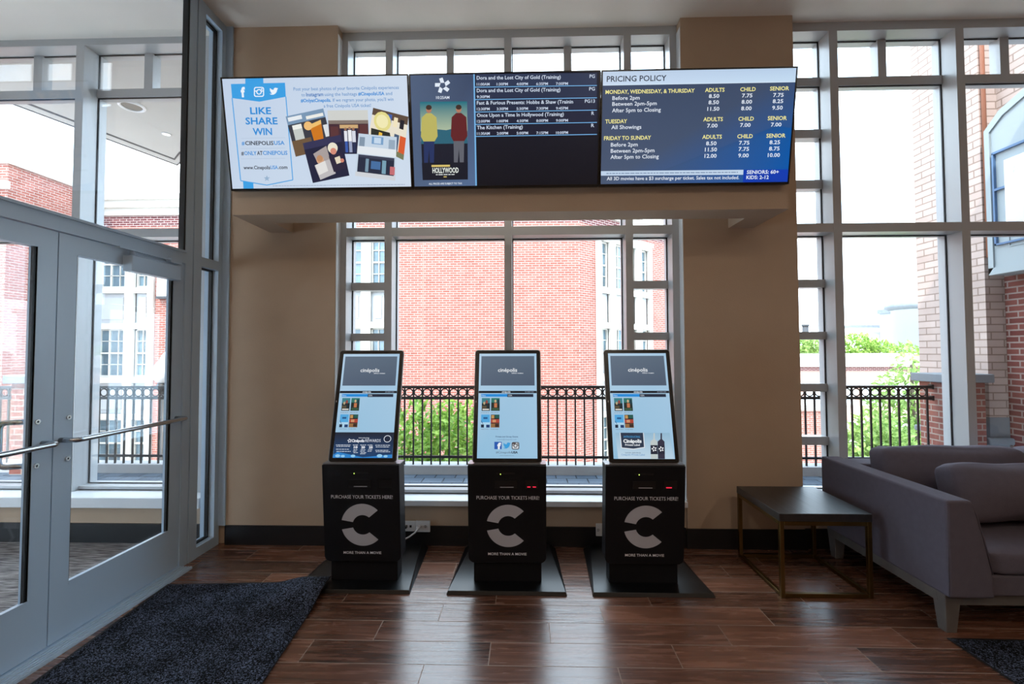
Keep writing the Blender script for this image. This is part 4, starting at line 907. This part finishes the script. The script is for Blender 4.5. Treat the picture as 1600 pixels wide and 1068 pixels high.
def kleft(P):
    ktop(P); g = homography([(178, 65), (640, 65), (575, 930), (80, 930)], [(98, 65), (580, 65), (595, 940), (75, 940)])
    def T(s, a, y, b, c, col, bold=.015): p, r = g(a, y), g(b, y); P.text(s, p[0], p[1], r[0], c*1.02, col, 3, bold, r[1])
    P.poly([g(104, 716), g(592, 716), g(574, 930), g(82, 930)], [(36, 40, 52), (34, 38, 50), (34, 66, 108), (30, 72, 120)], 2)
    P.poly([g(84, 905), g(120, 880), g(240, 905), g(330, 925), g(574, 900), g(574, 930), g(82, 930)], (46, 132, 206), 2.2)
    for x, y, r in ((122, 915, 22), (165, 918, 18), (250, 914, 20), (470, 920, 24), (520, 924, 18)):
        p = g(x, y); P.disc(p[0], min(p[1], 936-r*.6), r, r*.6, (150, 206, 240), 2.4)
    p = g(222, 786); star_logo(P, p[0], p[1], 18, (236, 240, 248), 3)
    T('introducing', 298, 766, 385, 9, (220, 226, 236)); T('Cin\u00e9polis', 238, 797, 345, 22, (236, 240, 248), .04); T('REWARDS', 352, 797, 480, 24, (226, 232, 244), .0)
    p = g(537, 770); P.disc(p[0], p[1], 32, 30, (230, 236, 246), 3); P.disc(p[0], p[1], 27, 25, (34, 42, 62), 3.2); T('VIP', 520, 778, 556, 14, (230, 236, 246), .03)
    for x, n in ((272, '10'), (334, '20'), (398, '25')): T(n, x-16, 850, x+16, 18, (236, 240, 248), .05)
    for x0, x1, ys in ((108, 232, (822, 834, 858, 876)), (250, 292, (822, 862, 874, 886)), (310, 360, (822, 862, 874, 886, 896)), (372, 416, (822, 862, 874)), (436, 558, (824, 838, 866, 878))):
        for k, y in enumerate(ys): a, b = g(x0+4*(k % 2), y), g(x1-6*(k % 3), y); dashes(P, a[0], b[0], a[1], 5, (216, 224, 236), 3, None, k+int(x0))
def kmid(P):
    ktop(P); P.text('Private and Group Events', 236, 762, 428, 12, (70, 96, 130), 2, .02); P.text('events@cinepolis.com', 250, 785, 415, 10, (96, 130, 165), 2, .0)
    P.rect(225, 800, 288, 862, (40, 92, 178), 2); P.text('f', 250, 858, 282, 48, (240, 244, 250), 3, .06); bird(P, 299, 802, 365, 862, (60, 160, 222), 2)
    insta(P, 374, 802, 438, 864, (66, 60, 62), (214, 220, 226), 2); P.rect(376, 806, 408, 820, (80, 72, 74), 2.9)
    P.text('#Cinepolis', 238, 897, 372, 18, (84, 96, 116), 2, .0); P.text('USA', 373, 897, 426, 18, (40, 46, 60), 2, .04); P.text('www.cinepolisusa.com', 272, 918, 392, 7, (110, 130, 156), 2)
def kright(P):
    ktop(P); g = homography([(60, 65), (547, 65), (640, 945), (122, 945)], [(98, 65), (580, 65), (595, 940), (75, 940)])
    def T(s, a, y, b, c, col, bold=.015): p, r = g(a, y), g(b, y); P.text(s, p[0], p[1], r[0], c, col, 3.5, bold, r[1])
    P.poly([g(132, 727), g(590, 727), g(632, 944), g(160, 944)], [(150, 190, 216), (150, 190, 216), (190, 216, 234), (200, 222, 238)], 2)
    P.poly([g(170, 727), g(372, 727), g(384, 852), g(288, 868), g(184, 856)], (226, 232, 240), 2.4); P.poly([g(176, 727), g(366, 727), g(377, 846), g(288, 860), g(190, 850)], (46, 58, 78), 2.7)
    T('INTRODUCING', 205, 768, 342, 15, (70, 160, 220), .01); T('Cin\u00e9polis', 202, 810, 356, 28, (240, 244, 248), .04); T('Private Label', 218, 836, 342, 16, (236, 240, 246), .02)
    T('NOW SERVING', 220, 900, 350, 11, (70, 100, 130), .0); T('Cin\u00e9polis Private Label', 186, 917, 384, 14, (50, 130, 196), .0)
    for x, c in ((460, (196, 206, 206)), (520, (54, 52, 70))):
        P.poly([g(x-6, 730), g(x+6, 730), g(x+7, 780), g(x+28, 800), g(x+34, 944), g(x-24, 944), g(x-30, 800), g(x-6, 780)], c, 2.6+(x > 500)*.4)
        P.poly([g(x-29, 830), g(x+30, 830), g(x+33, 905), g(x-26, 905)], (40, 42, 58), 2.8+(x > 500)*.4); p = g(x+2, 862); star_logo(P, p[0], p[1], 22, (240, 242, 246), 3.6)
def kiosk(xc, xb, label, draw, lit):
    t = thing('ticket_kiosk', label, 'kiosk', (xc, 3.1, 0), 'ticket kiosks')
    b = MB(); f, k = .372, .345
    b.hexa([(xb-f, 2.935, .0), (xb+f, 2.935, 0), (xb+k, 3.64, 0), (xb-k, 3.64, 0), (xb-f+.008, 2.945, .022), (xb+f-.008, 2.945, .022), (xb+k-.055, 3.64, .034), (xb-k+.055, 3.64, .034)], bev=.002)
    b.build('base_plate', M_kbase, t)
    q = MB(); q.box(xc-.217, xc+.217, 3.06, 3.17, .022, .40, bev=.006); q.build('pedestal', M_kiosk, t)
    o = Vector((xc-.247, 3.03, .155))
    q = MB(); q.prism([o+KX*(x*1.0)+GY*y for x, y in round_rect(.494, GH, .04, 6, True)], (0, .125, 0), bev=.004); q.build('cabinet', M_kiosk, t)
    q = MB(); fbox(q, (xc-.247, 2.985, .783), KX, (0, 1, 0), (0, 0, 1), .0, .494, 0, .11, 0, .006); q.build('shelf_rim', M_rim, t)
    # front lettering and marks on the cabinet
    oc = Vector((xc, 3.03, .155)); kz = GH/.627
    q = MB()
    for a0, a1 in ((44, 167), (193, 316)):
        n = 26; R1, R0_ = .1372, .0640; cx_, cy_ = .006, .2417*kz
        A = [math.radians(a0+(a1-a0)*i/n) for i in range(n+1)]
        i0 = [math.radians((a0+(5 if a0 == 44 else 3))+((a1-(3 if a0 == 44 else 5))-(a0+(5 if a0 == 44 else 3)))*i/n) for i in range(n+1)]
        for j in range(n):
            P4 = [(R1*math.cos(A[j]), R1*math.sin(A[j])), (R1*math.cos(A[j+1]), R1*math.sin(A[j+1])), (R0_*math.cos(i0[j+1]), R0_*math.sin(i0[j+1])), (R0_*math.cos(i0[j]), R0_*math.sin(i0[j]))]
            vs = [q.bm.verts.new(oc+KX*(cx_+x)+GY*(cy_+y)+GN*.0012) for x, y in P4]; q.bm.faces.new(vs[::-1])
    bmesh.ops.recalc_face_normals(q.bm, faces=q.bm.faces[:]); em = q.build('emblem', M_vinyl, t)
    decal('lettering', M_white, t, [('PURCHASE YOUR TICKETS HERE!', -.192, .412*kz, .202, .0225, -.004), ('MORE THAN A MOVIE', -.122, .052*kz, .122, .0165, .01)], oc, KX, GY, GN, .0012)
    q = MB(); fbox(q, oc, KX, GY, GN, -.078, .062, .484*kz, .532*kz, .0, .003); fbox(q, oc, KX, GY, GN, -.066, .05, .572*kz, .582*kz, .0, .0015); pr = q.build('printer_slot', M_dark, t)
    q = MB(); fbox(q, oc, KX, GY, GN, -.043, .042, .490*kz, .4935*kz, .003, .006); q.build('slot_lip', M_vinyl, pr)
    q = MB(); fbox(q, oc, KX, GY, GN, -.0425, -.037, .571*kz, .5765*kz, .001, .003); q.build('status_light', M_led, t)
    q = MB(); fbox(q, oc, KX, GY, GN, .115, .195, .482*kz, .535*kz, .0, .002); sc = q.build('scanner', M_dark, t)
    if lit:
        q = MB()
        for x0, x1 in lit: fbox(q, oc, KX, GY, GN, x0, x1, .491*kz, .4955*kz, .002, .0035)
        q.build('scanner_light', M_red, sc)
    # tilted touch screen
    w = .434; o = Vector((xc-w/2, 3.0, .795)); rr = round_rect(w, KH, .018, 5)
    q = MB(); q.prism([o+KX*x+KY*y for x, y in rr], KN*-.022, bev=.002); s = q.build('touch_screen', M_bezel, t)
    r2 = round_rect(w+.008, KH+.008, .02, 5)
    q = MB(); q.prism([o+KX*(x-.004)+KY*(y-.004)-KN*.006 for x, y in r2], KN*-.006); q.build('rim', M_rim, s)
    q = MB(); q.prism([o+KX*(x+.004)+KY*(y+.004)-KN*.022 for x, y in round_rect(w-.008, KH-.008, .016, 5)], KN*-.02)
    q.prism([o+KX*(x+.02)+KY*(y+.03)-KN*.042 for x, y in round_rect(w-.04, KH*.62, .05, 6)], KN*-.05, bev=.012); q.build('rear_housing', M_kiosk, t)
    q = MB(); fbox(q, o, KX, KY, KN, .008, .014, KH*.52, KH*.535, .0, .001); q.build('sensor_mark', M_vinyl, s)
    P = Panel(.384, KH-.0485, CQ); draw(P); P.build('display', M_kscreen, s, o+KX*.026+KY*.025+KN*.0006, KX, KY, KN)
    q = MB(); q.box(xc-.18, xc+.18, 3.03, 3.10, .70, .86); q.build('screen_neck', M_kiosk, t)
    return t
kiosk(-1.045, -1.09, 'left ticket kiosk with a dark blue rewards banner on its screen', kleft, [])
kiosk(-.118, -.12, 'middle ticket kiosk with social media icons low on its screen', kmid, [(.128, .148), (.162, .182)])
kiosk(.7455, .778, 'right ticket kiosk showing two bottles low on its screen', kright, [(.128, .162)])

# ------------------------------------------------------------------ side table
t = thing('side_table', 'dark wood-topped side table on a brass frame beside the sofa', 'table', (1.82, 3.23, 0))
q = MB(); q.box(1.545, 2.10, 2.945, 3.53, .458, .506, bev=.003); q.build('tabletop', M_oak, t)
def sq(q, a, b, r=.0125):
    a, b = Vector(a), Vector(b); lo = [min(a[i], b[i])-r for i in range(3)]; hi = [max(a[i], b[i])+r for i in range(3)]
    q.box(lo[0], hi[0], lo[1], hi[1], lo[2], hi[2], bev=.0015, seg=1)
tx0, tx1, ty0, ty1 = 1.56, 2.085, 2.96, 3.515
for x in (tx0, tx1):
    for y in (ty0, ty1): q = MB(); sq(q, (x, y, .0125), (x, y, .4455)); q.build('leg', M_brass, t)
for z in (.4445, .0135):
    for y in (ty0, ty1): q = MB(); sq(q, (tx0+.026, y, z), (tx1-.026, y, z), .0120); q.build('frame_rail', M_brass, t)
    for x in (tx0, tx1): q = MB(); sq(q, (x, ty0+.026, z), (x, ty1-.026, z), .0120); q.build('frame_rail', M_brass, t)

# ------------------------------------------------------------------ sofa
t = thing('sofa', 'grey felt sofa with wooden legs under the right-hand window', 'sofa', (3.3, 3.1, 0))
SX0, SX1 = 2.20, 4.50
def arm(x, sgn):
    prof = [(0, .208), (.235, .208), (.225, .34), (.185, .52), (.148, .66), (.13, .712), (0, .712)]
    q = MB(); q.prism([(x+sgn*a, 2.55, z) for a, z in prof], (0, 1.05, 0), bev=.014, seg=3); o = q.build('arm', M_sofa, t)
    s = MB()
    s.tube([(x+sgn*.006, 2.556, .70), (x+sgn*.006, 3.59, .70)], .0035, 6); s.tube([(x+sgn*.006, 2.556, .215), (x+sgn*.006, 2.556, .70), (x+sgn*.126, 2.556, .704), (x+sgn*.150, 2.556, .652), (x+sgn*.19, 2.556, .51), (x+sgn*.228, 2.556, .33)], .0035, 6)
    s.build('piping', M_sofa, o)
arm(SX0, 1); arm(SX1, -1)
q = MB(); q.box(SX0+.14, SX1-.14, 3.40, 3.60, .208, .70, bev=.02, seg=3); q.build('backrest', M_sofa, t)
q = MB(); q.box(SX0+.228, SX1-.228, 2.575, 3.41, .208, .318, bev=.012, seg=3); q.build('seat_base', M_sofa, t)
for x0, x1 in ((SX0+.232, 3.345), (3.355, SX1-.232)):
    q = MB(); q.cushion(((x0+x1)/2, 2.965, .380), (x1-x0, .80, .125), r=.03, bulge=(.004, .006, .018), rumple=.006, seed=3); q.build('seat_cushion', M_sofa, t)
for k, (x0, x1) in enumerate(((SX0+.215, 3.345), (3.355, SX1-.215))):
    q = MB(); q.cushion(((x0+x1)/2, 3.315, .635), (x1-x0, .19, .40), r=.055, bulge=(.012, .05, .012), rumple=.010, seed=5+k, rot=Matrix.Rotation(math.radians(-9), 3, 'X')); q.build('back_cushion', M_sofa, t)
q = MB(); q.box(SX0+.02, SX1-.02, 2.60, 2.645, .150, .207, bev=.003); q.box(SX0+.02, SX1-.02, 3.52, 3.565, .150, .207, bev=.003); q.box(SX0+.015, SX0+.06, 2.645, 3.52, .150, .207, bev=.003); q.box(SX1-.06, SX1-.015, 2.645, 3.52, .150, .207, bev=.003)
q.build('wooden_rail', M_swood, t)
for x, sx in ((SX0+.015, 1), (SX1-.015, -1)):
    for y, sy in ((2.595, 1), (3.57, -1)):
        q = MB(); a, b = .085, .055
        P4 = lambda s, z, i: [(x+sx*i, y+sy*i, z), (x+sx*(i+s), y+sy*i, z), (x+sx*(i+s), y+sy*(i+s), z), (x+sx*i, y+sy*(i+s), z)]
        lo, hi = P4(b, 0.0, .014), P4(a, .206, 0)
        if sx*sy < 0: lo, hi = lo[::-1], hi[::-1]
        q.hexa(lo+hi, bev=.003); q.build('leg', M_swood, t)
q = MB(); q.cushion((2.955, 2.935, .645), (.84, .17, .33), r=.05, bulge=(.0, .055, .0), rumple=.016, seed=11, rot=Matrix.Rotation(math.radians(-17), 3, 'X'))
tag(q.build('throw_pillow', M_sofa, None), 'loose grey cushion leaning in front of the sofa back cushion', 'cushion')

# ------------------------------------------------------------------ floor mats
def floor_mat_thing(name, label, quad, lift):
    """quad: corners far-left, far-right, near-right, near-left"""
    FLc, FRc, NRc, NLc = [Vector(p) for p in quad]; n = 44; b = bmesh.new(); G = {}
    t = thing(name, label, 'floor mat', (*((FLc+NRc)/2), 0))
    def pos(u, v): return (FLc*(1-u)+FRc*u)*(1-v)+(NLc*(1-u)+NRc*u)*v
    q = MB(); nn = q.bm; top = {}
    for i in range(n+1):
        for j in range(n+1):
            p = pos(i/n, j/n); top[i, j] = nn.verts.new((p.x, p.y, .011+lift(p)))
    for i in range(n):
        for j in range(n): nn.faces.new((top[i, j+1], top[i+1, j+1], top[i+1, j], top[i, j])).smooth = True
    q.build('pile', M_mat, t)
    q = MB(); ring = [(i, 0) for i in range(n)]+[(n, j) for j in range(n)]+[(i, n) for i in range(n, 0, -1)]+[(0, j) for j in range(n, 0, -1)]
    cen = (FLc+NRc)/2; V = []
    for i, j in ring:
        p = pos(i/n, j/n); d = (p-cen); d = Vector((d.x/max(abs((FRc-FLc).x)/2, .1), d.y/max(abs((FLc-NLc).y)/2, .1))); o2 = Vector((p.x+(.022 if d.x > .98 else -.022 if d.x < -.98 else 0), p.y+(.022 if d.y > .95 else -.022 if d.y < -.95 else 0)))
        L = lift(p); V.append([q.bm.verts.new((p.x, p.y, .0112+L)), q.bm.verts.new((o2.x, o2.y, .006+L*.97)), q.bm.verts.new((o2.x, o2.y, .001+L*.94)), q.bm.verts.new((p.x, p.y, .001+L*.94))])
    m = len(V)
    for k in range(m):
        A, B = V[k], V[(k+1) % m]
        for s_ in range(3): q.bm.faces.new((A[s_], A[s_+1], B[s_+1], B[s_]))
    bmesh.ops.recalc_face_normals(q.bm, faces=q.bm.faces[:]); q.build('rubber_edge', M_matedge, t)
    return t
def sm(x): x = max(0, min(1, x)); return x*x*(3-2*x)
floor_mat_thing('entrance_mat', 'large dark speckled entrance mat in front of the glass doors', [(-2.275, 2.985), (-1.264, 3.045), (-1.075, .80), (-2.10, .74)],
    lambda p: .007+.034*sm((p.x+1.62)/.20)*sm((p.y-2.70)/.24))
floor_mat_thing('floor_mat', 'small corner of a dark speckled mat in front of the sofa', [(2.185, 2.535), (3.9, 2.50), (3.86, 1.2), (2.215, 1.24)], lambda p: 0.)

# ------------------------------------------------------------------ wall outlets and cords
def outlet(label, x0, x1, z0, z1, kind, yw):
    t = thing('wall_outlet', label, 'outlet', ((x0+x1)/2, yw, z0), 'outlets low on the wall under the middle window')
    q = MB(); q.box(x0, x1, yw-.014, yw, z0, z1, bev=.003); q.build('cover_plate', M_plate, t)
    q = MB(); xm = (x0+x1)/2
    if kind == 'duplex':
        for cx_ in (xm-.02, xm+.02):
            for dz in (-.006, .006): q.box(cx_-.007, cx_+.007, yw-.0155, yw-.0135, (z0+z1)/2+dz-.0018, (z0+z1)/2+dz+.0018)
            q.box(cx_+.009, cx_+.013, yw-.0155, yw-.0135, (z0+z1)/2-.002, (z0+z1)/2+.002)
    else:
        for cx_ in (xm-.012, xm+.02): q.box(cx_-.008, cx_+.008, yw-.0155, yw-.0135, (z0+z1)/2-.009, (z0+z1)/2+.009)
    q.build('socket', M_dark, t); return t
outlet('white outlet plate with two black sockets, left one of the pair', -.965, -.852, .113, .190, 'data', 3.664)
outlet('white outlet with a white cord plugged in, right one of the pair', -.850, -.738, .108, .193, 'duplex', 3.664)
outlet('white outlet above the base plate of the right kiosk', .535, .605, .088, .182, 'duplex', 3.664)
q = MB(); q.tube([(-.82, 3.648, .150), (-.823, 3.615, .146), (-.84, 3.60, .125), (-.88, 3.58, .100), (-.93, 3.55, .080), (-.98, 3.48, .068), (-1.03, 3.36, .062), (-1.06, 3.25, .09)], .006, 8)
w = thing('power_cord', 'white power cord from the outlet to the left kiosk', 'cord', (-.82, 3.648, .15)); q.build('cable', M_plate, w)
q = MB(); q.box(-.832, -.808, 3.615, 3.648, .138, .162, bev=.004); q.build('plug', M_plate, w)
w = thing('data_cord', 'short black cord plugged into the outlet by the left kiosk', 'cord', (-.92, 3.648, .15))
q = MB(); q.tube([(-.922, 3.648, .150), (-.93, 3.62, .145), (-.955, 3.59, .125), (-1.0, 3.52, .09), (-1.04, 3.40, .075), (-1.07, 3.25, .10)], .006, 8); q.build('cable', M_iron, w)
q = MB(); q.box(-.930, -.914, 3.622, 3.648, .142, .158, bev=.002); q.build('plug', M_iron, w)
